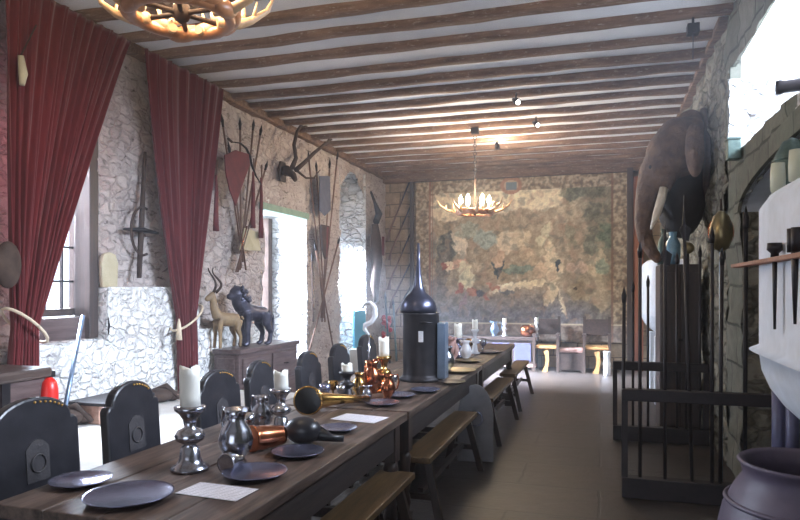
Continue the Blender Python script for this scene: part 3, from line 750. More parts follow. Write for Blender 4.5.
# copper pots and cups in the middle
for (u, v, s, m, lab) in [(372, 393, .85, 'copper', 'copper jug in the middle cluster, beside the broad candle'),
                     (388, 399, .62, 'copper', 'small red copper jug in front of the broad candle'),
                     (359, 396, .6, 'brass', 'small brass jug right of the candle stub'),
                     (447, 372, .85, 'pewter', 'shiny pewter jug touching the right side of the black vessel'),
                     (452, 361, .9, 'pink_cloth', 'pale pinkish jug right of the black vessel'),
                     (466, 360, .75, 'white_glaze', 'white glazed jug among the far tableware'),
                     (262, 432, .7, 'pewter', 'dark pewter jug just left of the short candle'),
                     (367, 402, .4, 'pewter', 'tiny pewter jug at the end of the brass horn')]:
    jug(on_table(u, v), s, m, lab, rz=random.uniform(0, 6))
def cup(u, v, s, m, lab, loc=None):
    root = MB().lathe([(0, 0), (.03*s, 0), (.03*s, .006*s), (.008*s, .014*s), (.007*s, .05*s), (.022*s, .06*s), (.034*s, .08*s), (.036*s, .12*s), (.033*s, .12*s), (.03*s, .085*s), (0, .066*s)], 20).build('goblet', m, None, loc=loc or on_table(u, v))
    return tag(root, lab, 'goblet', 'goblets on the tables')
cup(247, 440, 1.0, 'pewter', 'small pewter goblet behind the copper tankard')
cup(325, 402, .9, 'dull_pewter', 'dull goblet standing right of the horn mouth')
cup(333, 398, .9, 'brass', 'brass goblet behind the brass horn')
cup(341, 401, .8, 'pewter', 'pewter goblet by the foot of the candle stub')
cup(352, 392, 1.0, 'white_glaze', 'white goblet between the candle stub and the copper jug')
cup(378, 386, 1.0, 'brass', 'brass goblet tucked behind the copper jug')
cup(393, 390, .9, 'pewter', 'pewter goblet left of the black vessel')
cup(483, 352, 1.2, 'pewter', 'pewter goblet right of the slender silver candlestick')
cup(470, 352, 1.2, 'brass', 'brass goblet left of the slender silver candlestick')

# crook-topped stand
a = Vector(on_table(369, 385))
root = empty('crook_stand', a, 'slim silver stand ending in a curled white crook', 'ornament')
MB().tube([(0, 0, .01), (0, 0, .36)], .008, 8).build('rod', 'pewter', root)
pts = [(0, 0, .36)]
for k in range(15):
    t = k/14; ang = math.pi*(1.0-1.75*t); rr = .075*(1-.45*t)
    pts.append((-.0+rr*math.cos(ang)*.9+.03, 0, .42+rr*math.sin(ang)*1.2+.06))
pts = [(0, 0, .36), (-.035, 0, .40), (-.03, 0, .43), (.02, 0, .455), (.05, 0, .50), (.045, 0, .56), (.01, 0, .595), (-.03, 0, .585), (-.05, 0, .555)]
MB().tube(pts, [.008, .014, .018, .018, .018, .016, .014, .012, .009], 10).build('crook', 'white_glaze', root)
MB().lathe([(0, 0), (.05, 0), (.045, .012), (.012, .02), (0, .02)], 18).build('foot', 'pewter', root)

# black domed vessel
a = Vector(on_table(421, 380))
root = empty('domed_vessel', a, 'tall black vessel with domed lid and long funnel neck on the middle table', 'vessel')
MB().lathe([(0, 0), (.165, 0), (.165, .02), (.145, .03), (.138, .05), (.138, .50), (.142, .51), (.0, .51)], 32).build('body', 'black_iron', root)
MB().lathe([(0, .511), (.135, .511), (.14, .54), (.13, .585), (.10, .63), (.06, .665), (.038, .71), (.022, .80), (.014, .90), (.010, 1.04), (0, 1.04)], 32, T((-.02, 0, 0))).build('lid', 'dark_steel', root)
MB().box((.139, -.06, .021), (.20, .06, .44)).build('side_plate', 'blue_metal', root, .006)
MB().tube([(.02, -.12, .44), (.06, -.15, .445), (.12, -.12, .44)], .008, 8).build('handle', 'black_iron', root)
MB().box((.02, -.147, .30), (.055, -.139, .38)).build('paper_tag', 'white_glaze', root)

# ------------------------------------------------------------------ sideboard and armchairs at the back
a = at(430, 366, Y=12.0); b = at(538, 366, Y=12.0)
W = b.x-a.x
root = empty('sideboard', ((a.x+b.x)/2, 12.0, 0), 'low oak sideboard with bluish panels below the tapestry', 'sideboard')
MB().box((-W/2, -.22, .52), (W/2, .22, .58)).build('top', 'dark_oak', root, .006)
MB().box((-W/2+.03, -.19, .10), (W/2-.03, .2, .52)).build('carcass', 'dark_oak', root)
for k in range(5):
    x = W/2-.08-.38*k
    if x-.3 < -W/2: break
    MB().box((x-.32, -.205, .15), (x-.02, -.189, .47)).build('front_panel', 'blue_panel', root, .01)
MB().box((-W/2+.02, -.215, .055), (W/2-.02, .2, .098)).build('plinth', 'pink_cloth', root)
for sx in (-1, 1):
    for y in (-.17, .15):
        MB().box((sx*(W/2-.07)-.03, y-.03, 0), (sx*(W/2-.07)+.03, y+.03, .055)).build('foot', 'dark_oak', root)
def at_side(u): p = at(u, 336, Y=12.0); return (p.x, 11.95, .581)
candlestick(at_side(505), .24, .08, .035, 'white candlestick on the sideboard, left of the copper bowl', 'white_glaze', .9)
candlestick(at_side(537), .26, .08, .032, 'white candlestick on the right end of the sideboard', 'white_glaze', .8)
p = at_side(528)
tag(MB().lathe([(0, 0), (.08, 0), (.12, .03), (.145, .09), (.135, .15), (.10, .2), (.085, .21), (.08, .2), (.12, .14), (.0, .04)], 26).build('copper_bowl', 'copper', None, loc=p), 'round copper bowl on the sideboard below the tapestry', 'bowl')
root = jug((at_side(495)[0], 11.95, .581), 1.05, 'blue_metal', 'bluish jug on the sideboard left of the white candlestick')

def armchair(u, label, w=.5):
    p = at(u, 366, Y=11.9)
    root = empty('armchair', (p.x, 11.85, 0), label, 'chair', 'wooden armchairs below the tapestry')
    for sx in (-1, 1):
        MB().box((sx*w/2-.025, .2, 0), (sx*w/2+.025, .25, .95)).build('back_post', 'dark_oak_upright', root)
        MB().box((sx*w/2-.022, -.22, 0), (sx*w/2+.022, -.18, .62)).build('leg', 'dark_oak_upright', root)
        MB().bar((sx*w/2, -.26, .64), (sx*w/2, .24, .64), .06, .035).build('armrest', 'dark_oak', root)
    MB().box((-w/2+.02, -.2, .40), (w/2-.02, .2, .45)).build('seat', 'tan_leather', root, .012)
    MB().box((-w/2+.02, .205, .62), (w/2-.02, .225, .9)).build('backrest', 'dark_oak', root, .008)
    ol = [(-w*.18, 0)]+[(-w*.18+.07*math.sin(math.pi*k/8), .05*k) for k in range(1, 8)]+[(w*.1, .38), (w*.14, .2), (w*.06, 0)]
    MB().prism(ol, .02, T((0, -.19, .0))).build('skirt_panel', 'tan_leather', root)
    return root
armchair(547, 'dark armchair with tan leather panel right beside the sideboard', .40)
armchair(597, 'dark armchair with tan leather panel near the right post', .42)
p = at(571, 366, Y=11.95)
root = empty('stool', (p.x, 11.9, 0), 'dark boxed stool with pink cushion between the two armchairs', 'stool')
MB().box((-.22, -.18, .03), (.22, .18, .33)).build('box', 'dark_oak', root, .005)
MB().box((-.215, -.175, .331), (.215, .175, .40)).build('cushion', 'pink_cloth', root, .03)
for sx in (-1, 1):
    for sy in (-1, 1): MB().box((sx*.19-.02, sy*.15-.02, 0), (sx*.19+.02, sy*.15+.02, .03)).build('foot', 'dark_oak', root)
p = at(607, 367, Y=11.5)
tag(MB().lathe([(0, 0), (.05, 0), (.055, .02), (.06, .2), (.045, .26), (.05, .36), (.06, .4), (.045, .39), (0, .36)], 20).build('stoneware_jar', 'white_glaze', None, loc=(p.x, 11.45, 0)), 'tall white jar on the floor before the right armchair', 'jar')

# ------------------------------------------------------------------ chests and things at the left
c_near = at(239, 350, Z=.80); X0 = c_near.x; Y1 = c_near.y; Y2 = at(297, 342, X=X0).y
root = empty('oak_chest', ((X0-3.96)/2, (Y1+Y2)/2, 0), 'large grey-brown oak chest under the wall weapons, carrying two animal figures', 'chest')
hx = (X0+3.96)/2; hy = (Y2-Y1)/2
MB().box((-hx, -hy-.02, .75), (hx+.03, hy+.02, .80)).build('lid', 'chest_wood', root, .01)
MB().box((-hx+.01, -hy, .06), (hx, hy, .75)).build('carcass', 'chest_wood', root, .006)
for k in range(2):
    for q in range(2):
        y0 = -hy+.06+q*(hy-.03); z0 = .12+k*.31
        dr = MB().box((hx+.0005, y0, z0), (hx+.022, y0+hy-.09, z0+.27)).build('drawer', 'chest_wood', root, .008)
        MB().torus((hx+.035, y0+hy/2-.045, z0+.13), .03, .006, None, 12, 6).build('drop_handle', 'black_iron', dr)
for k in range(3):
    MB().box((-hx+.05, -hy-.014, .12+k*.21), (hx-.05, -hy-.0005, .29+k*.21)).build('end_panel', 'chest_wood', root, .006)
for sx in (-1, 1):
    for sy in (-1, 1): MB().box((sx*(hx-.05)-.04, sy*(hy-.06)-.04, 0), (sx*(hx-.05)+.04, sy*(hy-.06)+.04, .06)).build('foot', 'dark_oak', root)
# chest by the near curtain
c1_ = at(48, 362, Z=.98)
root = empty('travel_chest', (c1_.x-.02, c1_.y-.55, .421), 'dark grey lidded chest against the near curtain at the left edge', 'chest')
MB().box((-.32, -.55, 0), (.0, .55, .46)).build('body', 'chest_wood', root, .006)
MB().box((-.35, -.58, .461), (.03, .58, .53)).build('lid', 'dark_oak', root, .02)
for y in (-.25, .25): MB().box((.0005, y-.03, .30), (.012, y+.03, .5)).build('hasp', 'black_iron', root)
p = at(54, 398, X=-3.36)
root = empty('fire_extinguisher', (p.x-.02, p.y-.02, .421), 'small red fire extinguisher standing right of the travel chest', 'extinguisher')
MB().lathe([(0, 0), (.05, 0), (.055, .01), (.055, .38), (.045, .43), (.018, .46), (0, .46)], 18).build('cylinder', 'red_plastic', root)
MB().box((-.012, -.012, .458), (.012, .04, .50)).build('valve', 'black_iron', root)
# leaning pole
p0 = at(59, 404, X=-3.55); p0.z = .421; p1 = at(83, 316, X=-3.86)
tag(MB().tube([p0*0, p1-p0], .016, 10).build('leaning_pole', 'blue_metal', None, loc=p0), 'pale bluish pole leaning towards the bright leaded window', 'pole')
# box with board, dark bundles
p = at(98, 408, X=-3.74)
root = empty('wicker_box', (p.x, p.y, .421), 'pale pink wicker box with a dark board on top, by the lower wall', 'box')
MB().box((-.12, -.12, 0), (.12, .14, .14)).build('box', 'wicker', root, .01)
MB().box((-.17, -.14, .141), (.2, .42, .165)).build('board', 'emblem_brown', root, .004)
def bundle(u, v, s, lab, m='bone_dark'):
    p = at(u, v, X=-3.78); bb = MB()
    bb.ball((0, 0, .07*s), (.14*s, .13*s, .07*s)).ball((.06*s, .12*s, .05*s), (.1*s, .1*s, .05*s)).tube([(-.1*s, 0, .1*s), (.05*s, .05*s, .16*s), (.18*s, .1*s, .03*s)], [.02*s, .03*s, .02*s], 8)
    tag(bb.build('saddle_bag', m, None, loc=(p.x-.05, p.y+.05, .421)), lab, 'bag', 'dark leather bundles on the dais')
bundle(66, 405, .9, 'dark leather bundle on the raised floor beside the leaning pole')
bundle(160, 408, .9, 'dark leather bundle on the raised floor between the second chair and the candle')

# stone-coloured plaque on ledge
p = at(112, 286, X=XL+.09)
ol = [(-.09, 0), (.09, 0), (.10, .2), (.07, .27), (0, .29), (-.07, .27), (-.10, .2)]
o = MB().prism([(a*1.0, b*1.05) for a, b in ol], .04, T((0, 0, 0), rz=R(90))).build('carved_plaque', 'plaque_tan', None, .01, loc=(XL+.075, p.y, 1.456)); tag(o, 'small tan round-topped plaque standing on the ledge left of the crossbow', 'plaque')

# crossbow
def crossbow():
    top = at(145, 152, X=XL+.08); bot = at(139, 278, X=XL+.08)
    root = empty('crossbow', bot, 'old crossbow hanging upright on the white wall between the curtains', 'crossbow')
    d = top-bot
    MB().tube([(0, 0, 0), d*.4, d*.72, d], [.022, .026, .02, .014], 8).build('stock', 'bone_dark', root)
    y0 = at(124, 231, X=XL+.08).y-bot.y; y1 = at(158, 231, X=XL+.08).y-bot.y; z = at(140, 231, X=XL+.08).z-bot.z
    MB().tube([(0, y0, z), (0.02, (y0+y1)/2, z+.01), (0, y1, z)], [.012, .026, .012], 8).build('cross_bar', 'black_iron', root)
    yc = (y0+y1)/2; pts = []
    for k in range(13):
        a = R(70)+R(220)*k/12; pts.append((.015, yc+.16*math.cos(a), z+.0+.22*math.sin(a)))
    MB().tube(pts, .012, 8).build('bow_ring', 'bone_dark', root)
crossbow()

# ------------------------------------------------------------------ animal figures (one continuous skin each)
def blob(name, mname, parts, voxel, parent, loc=(0, 0, 0)):
    m = MB()
    for p in parts:
        if p[0] == 'b': m.ball(p[1], p[2], 20, 14, p[3] if len(p) > 3 else None)
        else: m.tube(p[1], p[2], 12)
    o = m.build(name, mname, parent, loc=loc)
    r = o.modifiers.new('r', 'REMESH'); r.mode = 'VOXEL'; r.voxel_size = voxel; r.use_smooth_shade = True
    s = o.modifiers.new('s', 'SMOOTH'); s.factor = .5; s.iterations = 3
    return o
# lion statue: local +x is forward
p = at(254, 338, X=-3.78)
root = empty('lion_statue', (p.x, p.y, .801), 'dark bronze lion standing on the right of the oak chest', 'statue', rz=R(-115))
blob('body', 'statue_bronze', [
    ('t', [(-.15, 0, .36), (-.05, 0, .36), (.07, 0, .37), (.15, 0, .42)], [.075, .085, .10, .09]),
    ('t', [(.14, 0, .42), (.18, 0, .50), (.21, 0, .57)], [.095, .10, .085]),
    ('b', (.22, 0, .58), (.095, .09, .095)), ('b', (.30, 0, .555), (.055, .05, .04)),
    ('b', (.20, .075, .655), (.022, .02, .03)), ('b', (.20, -.075, .655), (.022, .02, .03)),
    ('t', [(.12, .06, .38), (.13, .065, .2), (.13, .065, .03)], [.055, .035, .03]), ('t', [(.11, -.06, .38), (.10, -.065, .2), (.11, -.065, .03)], [.055, .035, .03]),
    ('b', (.15, .065, .02), (.045, .03, .025)), ('b', (.13, -.065, .02), (.045, .03, .025)),
    ('t', [(-.14, .06, .36), (-.12, .07, .24), (-.18, .07, .14), (-.16, .07, .03)], [.07, .05, .03, .028]), ('t', [(-.14, -.06, .36), (-.11, -.07, .24), (-.17, -.07, .14), (-.15, -.07, .03)], [.07, .05, .03, .028]),
    ('b', (-.135, .07, .02), (.045, .03, .022)), ('b', (-.125, -.07, .02), (.045, .03, .022)),
    ('t', [(-.2, 0, .38), (-.26, 0, .33), (-.27, 0, .2), (-.24, .01, .14)], [.025, .018, .016, .025])], .012, root)
mm = MB()
for k in range(26):
    a = random.uniform(0, 6.28); q = random.uniform(0, 1)
    mm.ball((.135+.07*q+random.uniform(-.02, .02), .095*math.cos(a), .50+.10*q+.085*math.sin(a)), .03, 8, 6)
mm.build('mane', 'statue_bronze', root)
# goat figure
p = at(220, 341, X=-3.80)
root = empty('goat_figure', (-3.86, Y1+.10, .801), 'slim carved goat with tall curled horns left of the bronze lion', 'statue', rz=R(-112))
blob('body', 'carved_wood', [
    ('t', [(-.14, 0, .30), (0, 0, .31), (.12, 0, .33)], [.07, .075, .07]), ('t', [(.11, 0, .34), (.16, 0, .45), (.17, 0, .56)], [.06, .042, .035]),
    ('t', [(.16, 0, .58), (.22, 0, .55), (.26, 0, .52)], [.04, .032, .022]),
    ('t', [(.11, .04, .3), (.11, .045, .15), (.11, .045, .01)], [.035, .02, .018]), ('t', [(.11, -.04, .3), (.11, -.045, .15), (.12, -.045, .01)], [.035, .02, .018]),
    ('t', [(-.13, .04, .3), (-.11, .05, .2), (-.15, .05, .12), (-.14, .05, .01)], [.05, .032, .02, .018]), ('t', [(-.13, -.04, .3), (-.11, -.05, .2), (-.15, -.05, .12), (-.13, -.05, .01)], [.05, .032, .02, .018]),
    ('t', [(-.19, 0, .34), (-.23, 0, .3)], [.02, .012])], .011, root)
hm = MB()
for s in (-1, 1):
    pts = []
    for k in range(12):
        t = k/11; pts.append((.15-.05*math.sin(t*5), s*(.02+.03*t+.02*math.sin(t*6)), .60+.26*t))
    hm.tube(pts, [.016*(1-.6*k/11) for k in range(12)], 8)
hm.build('horns', 'bone_dark', root)

# ------------------------------------------------------------------ weapons on the left wall
def spear(p0, p1, r, label, m='spear_wood', tip='black_iron', hl=.13, name='spear', cat='spear', group='spears fanned on the left wall', hw=.02):
    p0, p1 = Vector(p0), Vector(p1); d = p1-p0; L = d.length
    root = empty(name, p0, label, cat, group, rot=d.to_track_quat('Z', 'Y').to_euler())
    MB().tube([(0, 0, 0), (0, 0, L-hl)], r, 8).build('shaft', m, root)
    MB().lathe([(r*1.2, L-hl-.03), (r*1.3, L-hl), (hw, L-hl*.7), (0, L)], 8).build('spearhead', tip, root)
    return root
XW = XL+.10
G1 = [((243, 262), (221, 112), 'leftmost spear of the fan right of the narrower curtain'), ((241, 268), (240, 116), 'second spear of the fan, upright behind the maroon banner'), ((240, 270), (254, 118), 'third spear of the fan, leaning slightly right'),
      ((238, 272), (262, 124), 'fourth spear of the fan, passing behind the banner'), ((236, 272), (268, 160), 'rightmost and lowest spear of the fan'), ((246, 270), (228, 140), 'short spear in the left of the fan')]
for k, (a, b, lab) in enumerate(G1):
    spear(at(*a, X=XW+.012*k), at(*b, X=XW+.012*k), .011, lab)
def banner(pts, X, m, label, name='banner', thick=.015, group=None, cat='banner'):
    q = [at(u, v, X=X) for u, v in pts]; c = sum(q, Vector())/len(q)
    o = MB().prism([(p.y-c.y, p.z-c.z) for p in q], thick, T((0, 0, 0), rz=R(90))).build(name, m, None, .004, loc=(X, c.y, c.z))
    # gentle cloth waves come from many folds: add subdivision-free vertical pleats
    return tag(o, label, cat, group)
banner([(225, 155), (236, 150), (249, 154), (250, 165), (241, 190), (236, 206), (230, 190), (226, 172)], XW+.12, 'maroon_cloth', 'tapering maroon banner in the middle of the spear fan')
for (a, b, lab) in [((216, 175), (216, 231), 'furled maroon flag hanging beside the narrower curtain'), ((254, 172), (253, 228), 'furled maroon flag hanging right of the banner'), ((262, 178), (261, 238), 'furled maroon flag hanging next to the green lintel')]:
    p = at(*a, X=XW+.09); q = at(*b, X=XW+.09); L = p.z-q.z; root = empty('furled_flag', q, lab, 'flag', 'furled flags on the left wall')
    MB().tube([(0, 0, 0), (0, .0, L*.3), (0, .01, L*.7), (0, 0, L)], [.045, .035, .028, .015], 10, flat=.6).build('cloth', 'maroon_cloth', root)
    MB().tube([(0, .0, L*.2), (0, .02, L+.16)], .009, 6).build('staff', 'spear_wood', root)
# sabre arc
pts = [at(u, v, X=XW+.10) for u, v in [(232, 142), (240, 143), (246, 148), (250, 156), (252, 166), (256, 176), (262, 186)]]
root = empty('sabre', pts[0], 'curved dark sabre arching over the maroon banner', 'sword')
MB().tube([p-pts[0] for p in pts], [.012, .016, .016, .016, .015, .012, .006], 8, flat=.5).build('blade', 'black_iron', root)
MB().tube([Vector((0, 0, 0)), Vector((0, -.08, .02))], .014, 8).build('grip', 'bone_dark', root)
# tan pennant with copper edge
banner([(245, 228), (240, 250), (261, 251), (258, 232)], XW+.05, 'plaque_tan', 'small tan pennant with copper edge below the furled flags', 'pennant')
pa, pb = at(247, 226, X=XW+.10), at(241, 250, X=XW+.10)
tag(MB().tube([Vector(), pb-pa], .008, 8).build('copper_rod', 'copper', None, loc=pa), 'short gleaming copper rod slanting over the tan pennant', 'rod')
# hanging chain hook near statue
pa = at(212, 268, X=XW)
# second group
G2 = [((324, 318), (308, 150), 'leftmost tall spear of the crossed group beside the antlers'), ((325, 322), (316, 160), 'second tall spear of the crossed group'), ((322, 322), (330, 158), 'third tall spear of the crossed group'), ((321, 318), (338, 150), 'rightmost tall spear of the crossed group')]
for k, (a, b, lab) in enumerate(G2): spear(at(*a, X=XW+.015*k), at(*b, X=XW+.015*k), .012, lab, group='crossed spears between the windows')
spear(at(309, 352, X=XW+.02), at(340, 236, X=XW+.02), .013, 'spear crossing low from lower left to upper right', group='crossed spears between the windows')
spear(at(334, 352, X=XW+.05), at(314, 240, X=XW+.05), .013, 'spear crossing low from lower right to upper left', group='crossed spears between the windows')
spear(at(313, 322, X=XW+.03), at(312, 250, X=XW+.03), .012, 'short dark javelin hanging upright by the crossed spears', 'bone_dark', group='crossed spears between the windows')
banner([(320, 176), (330, 176), (331, 210), (325, 216), (320, 210)], XW+.08, 'navy_cloth', 'small dark blue pennant hanging among the tall spears', 'pennant')
q = at(326, 240, X=XW+.10)
root = empty('heater_shield', q, 'dark pointed shield with a red stripe over the crossed spears', 'shield')
ol = [(-.14, .22), (.14, .22), (.15, .05), (.11, -.12), (.03, -.26), (0, -.29), (-.03, -.26), (-.11, -.12), (-.15, .05)]
MB().prism(ol, .03, T((0, 0, 0), rz=R(90))).build('shield_board', 'bone_dark', root, .01)
MB().prism([(.03, .2), (.09, .2), (.07, -.1), (.02, -.25), (-.0, -.25)], .008, T((.031-.03+.002, 0, 0), rz=R(90))).build('stripe', 'red_plastic' if False else 'maroon_cloth', root)

# antler trophy
q = at(289, 172, X=XL+.16)
root = empty('antler_trophy', q, 'stag skull with long branching dark antlers high on the left wall', 'trophy')
blob('skull', 'bone_dark', [('b', (-.04, 0, .02), (.08, .06, .07)), ('t', [(0, 0, 0), (.08, -.04, -.05), (.13, -.07, -.13)], [.055, .045, .03])], .012, root)
def pt(u, v, X=XL+.25): return at(u, v, X=X)-q
an = MB()
an.tube([pt(292, 168), pt(296, 158), pt(294, 145), pt(297, 132), pt(303, 122), pt(302, 112)], [.034, .028, .025, .022, .018, .008], 8)
an.tube([pt(300, 127), pt(307, 126), pt(312, 121)], [.014, .011, .005], 8).tube([pt(303, 122), pt(314, 124)], [.012, .006], 8)
an.tube([pt(296, 170), pt(304, 163), pt(314, 153), pt(325, 144), pt(334, 137), pt(336, 130)], [.034, .028, .025, .022, .018, .008], 8)
an.tube([pt(327, 143), pt(331, 133)], [.013, .005], 8).tube([pt(333, 138), pt(340, 137)], [.011, .005], 8)
an.tube([pt(296, 170), pt(306, 178), pt(314, 178), pt(320, 170)], [.018, .014, .012, .006], 8)
an.build('antlers', 'bone_dark', root)
MB().prism([(-.08, -.12), (.08, -.12), (.1, .05), (.06, .14), (-.06, .14), (-.1, .05)], .03, T((-.08, 0, 0), rz=R(90))).build('mount', 'dark_oak', root, .006)

# hanging leather case near back corner
XW = XL+.18; pa, pb = at(371, 192, X=XW), at(377, 300, X=XW)
root = empty('leather_case', pb, 'long dark brown case with red patch hanging beside the musket rack', 'case')
L = pa.z-pb.z; o_ = lambda u, v, dx=0: at(u, v, X=XW+dx)-pb
MB().tube([o_(376, 302), o_(375, 285), o_(377, 262), o_(376, 240), o_(375, 224)], [.05, .10, .12, .12, .07], 12, flat=.8).build('pouch', 'bone_dark', root)
MB().tube([o_(376, 222), o_(379, 214), o_(375, 203), o_(371, 192)], [.06, .07, .03, .02], 10).build('neck', 'black_iron', root)
MB().box((.11, -.06, L*.42), (.125, .05, L*.60)).build('patch', 'maroon_cloth', root, .004)

# muskets on the back wall
for k, (a, b, lab) in enumerate([((389, 233), (411, 178), 'topmost'), ((391, 252), (411, 205), 'second'), ((390, 281), (411, 232), 'third'), ((392, 300), (411, 262), 'fourth'), ((393, 318), (411, 286), 'lowest')]):
    Yw = YB-.09; p, q = at(*a, Y=Yw), at(*b, Y=Yw); d = q-p
    root = empty('musket', p, '%s of the slanting muskets racked left of the tapestry' % lab if k else 'topmost of the slanting muskets racked left of the tapestry', 'gun', 'muskets racked on the back wall')
    MB().tube([d*.2, d], .016, 8).build('barrel', 'black_iron', root)
    MB().tube([Vector((-.03, 0, -.16)), Vector((0, 0, 0)), d*.2, d*.6], [.05, .03, .03, .02], 8, flat=.6).build('stock', 'spear_wood', root)
    MB().torus(tuple(d*.16+Vector((.03, 0, -.05))), .03, .005, None, 10, 5).build('trigger_guard', 'black_iron', root)
# leaning poles, red bunches near the back left corner
for a, b, m, lab in [((397, 358), (384, 298), 'green_bronze', 'greenish pole leaning in the back left corner'), ((390, 352), (376, 292), 'black_iron', 'dark halberd shaft leaning in the back left corner')]:
    spear((at(a[0], a[1], Y=11.4).x, 11.4, .002), at(b[0]+9, b[1], Y=12.2), .02, lab, m, group='poles leaning in the back corner')
for (u, v, s, lab) in [(376, 327, 1, 'red dried bunch beside the curled white crook'), (403, 312, 1, 'red tassel bunch hanging left of the black vessel')]:
    p = at(u, v, Y=12.18); p.x += .2; mb = MB()
    for k in range(14): mb.ball((random.uniform(-.08, .08), random.uniform(-.05, .05), random.uniform(-.2, .2)), .05, 8, 6)
    tag(mb.build('red_bunch', 'red_plastic', None, loc=p), lab, 'bunch', 'red bunches at the back wall')
# blue board by last window
p0, p1 = at(351, 365, X=-4.0), at(362, 333, X=-4.0)
tag(MB().box((-.02, 0, 0), (.02, p1.y-p0.y, .62)).build('blue_board', 'sky_blue_board', None, .003, loc=(-3.95, p0.y, 1.02-.62+.05)), 'pale blue board standing in the last bright window', 'board')
tag(MB().box((-.06, -.05, 0), (.1, p1.y-p0.y+.05, .445)).build('stone_block', 'dais_stone', None, .01, loc=(-3.95, p0.y, 0)), 'low pale stone block under the blue board', 'block')

# shield and tassel by near curtain
p = at(-6, 265, X=-3.95)
root = empty('wall_mask', (p.x+.12, p.y, p.z), 'dark carved mask at the far left edge beside the near curtain', 'mask')
MB().ball((0, 0, 0), (.05, .10, .16)).build('face', 'bone_dark', root); MB().torus((.03, 0, .0), .05, .02, T((0, 0, 0), ry=R(90))).build('mouth_ring', 'bone_dark', root)
p = at(22, 85, X=-3.85)
root = empty('powder_horn', p, 'small pinkish grey powder horn hanging on the near red curtain', 'horn')
MB().tube([(0, 0, 0), (.0, .01, .08), (0, -.01, .2)], [.018, .03, .02], 10).build('horn', 'plaque_tan', root)
MB().tube([(0, -.01, .2), (0, .05, .32), (0, .12, .46)], .006, 6).build('strap', 'bone_dark', root)

# ------------------------------------------------------------------ chandeliers
def chain(mb, z0, z1, step=.055):
    n = int((z1-z0)/step)
    for k in range(n):
        z = z0+step*(k+.5); M = T((0, 0, z), rz=R(90*(k % 2)), rx=R(90))
        mb.torus((0, 0, 0), .022, .006, M, 10, 5, 1.0)
def chandelier(loc, label, seed):
    rnd = random.Random(seed)
    root = empty('antler_chandelier', loc, label, 'chandelier', 'antler chandeliers on chains')
    # rim of overlapping hide and burr pieces
    rim = MB()
    for k in range(12):
        a = 2*math.pi*k/12; c, s = math.cos(a), math.sin(a)
        rim.ball((0, 0, 0), (.04, .085, .038), 12, 8, T((.225*c, .225*s, .0+rnd.uniform(-.01, .012)), rz=a, rx=rnd.uniform(-.3, .3)))
    rim.torus((0, 0, -.012), .215, .028, None, 36, 10)
    rim.build('rim', 'chandelier_hide', root)
    sp = MB()
    for k in range(3): a = math.pi*k/3; sp.tube([(-.2*math.cos(a), -.2*math.sin(a), 0), (.2*math.cos(a), .2*math.sin(a), 0)], .012, 8)
    sp.lathe([(0, -.05), (.03, -.03), (.045, 0), (.03, .05), (.014, .12), (.012, .42), (.02, .44), (0, .45)], 14)
    sp.build('hub', 'bone_dark', root)
    for k in range(8):
        a = 2*math.pi*k/8+.3*rnd.random(); c, s = math.cos(a), math.sin(a); L = rnd.uniform(.9, 1.1)
        P = lambda r, z, da=0: (r*math.cos(a+da), r*math.sin(a+da), z)
        m = MB().tube([P(.16, -.01), P(.26, .0), P(.34*L, .03), P(.42*L, .09), P(.46*L, .17)], [.02, .024, .018, .013, .004], 10)
        m.tube([P(.27, .0), P(.29, .06, .08), P(.30, .13, .16)], [.016, .012, .004], 8).tube([P(.35*L, .04), P(.36*L, .11, -.1)], [.012, .004], 8)
        m.build('antler_arm', 'antler', root)
    for k in range(6):
        a = 2*math.pi*k/6+.2; x, y = .19*math.cos(a), .19*math.sin(a)
        cn = MB().lathe([(0, .01), (.02, .01), (.026, .05), (.012, .052), (.011, .10), (0, .10)], 12, T((x, y, .015))).build('candle_sleeve', 'ivory', root)
        MB().lathe([(0, .105), (.014, .112), (.03, .145), (.024, .185), (0, .23)], 12, T((x, y, .0))).build('bulb', 'bulb_glow', cn)
    ch = MB(); chain(ch, .43, 3.57-loc[2]-.04); ch.build('chain', 'black_iron', root)
    MB().box((-.05, -.05, -.07), (.05, .05, 0), T((0, 0, 3.60-loc[2]))).build('ceiling_hook', 'black_iron', root)
    return root
CH = [(-1.82, 2.56, 2.69), (-1.65, 8.80, 2.47)]
chandelier(CH[0], 'near antler chandelier, cut off by the top edge of the photo', 1)
chandelier(CH[1], 'far antler chandelier glowing in front of the tapestry', 2)

# ceiling spots
def spot(u, v, Y, aimv, label):
    p = at(u, v, Z=3.50)
    root = empty('spotlight', p, label, 'spotlight', 'small ceiling spotlights')
    d = Vector(aimv).normalized()
    MB().tube([(0, 0, .08), (0, 0, 0)], .008, 8).build('bracket', 'black_iron', root)
    MB().lathe([(0, -.06), (.02, -.06), (.035, .0), (.038, .05), (.03, .05), (0, .03)], 16, aim((0, 0, -.01), d)).build('housing', 'black_iron', root)
    MB().lathe([(0, 0), (.026, 0), (.024, .012), (0, .016)], 14, aim(Vector((0, 0, -.01))+d*.042, d)).build('lens', 'spot_glow', root)
    return p
spot(516, 100, 0, (.5, -.6, -.5), 'spotlight on the ceiling, upper of the pair right of the far chain')
spot(536, 123, 0, (.5, -.6, -.5), 'spotlight on the ceiling, lower of the pair right of the far chain')
sp3 = spot(497, 145, 0, (0, .8, -.3), 'spotlight washing the ceiling beside the far chain')
# lantern hook at the top right
p = at(693, 32, Z=3.5)
root = empty('iron_bracket', p, 'black iron bracket box on a wire at the top right of the ceiling', 'bracket')
MB().box((-.045, -.045, -.02), (.045, .045, .06)).box((-.01, -.01, .06), (.01, .01, .165)).build('box', 'black_iron', root, .004)
MB().tube([(0, 0, -.02), (0, 0, -.22)], .004, 6).build('wire', 'black_iron', root)

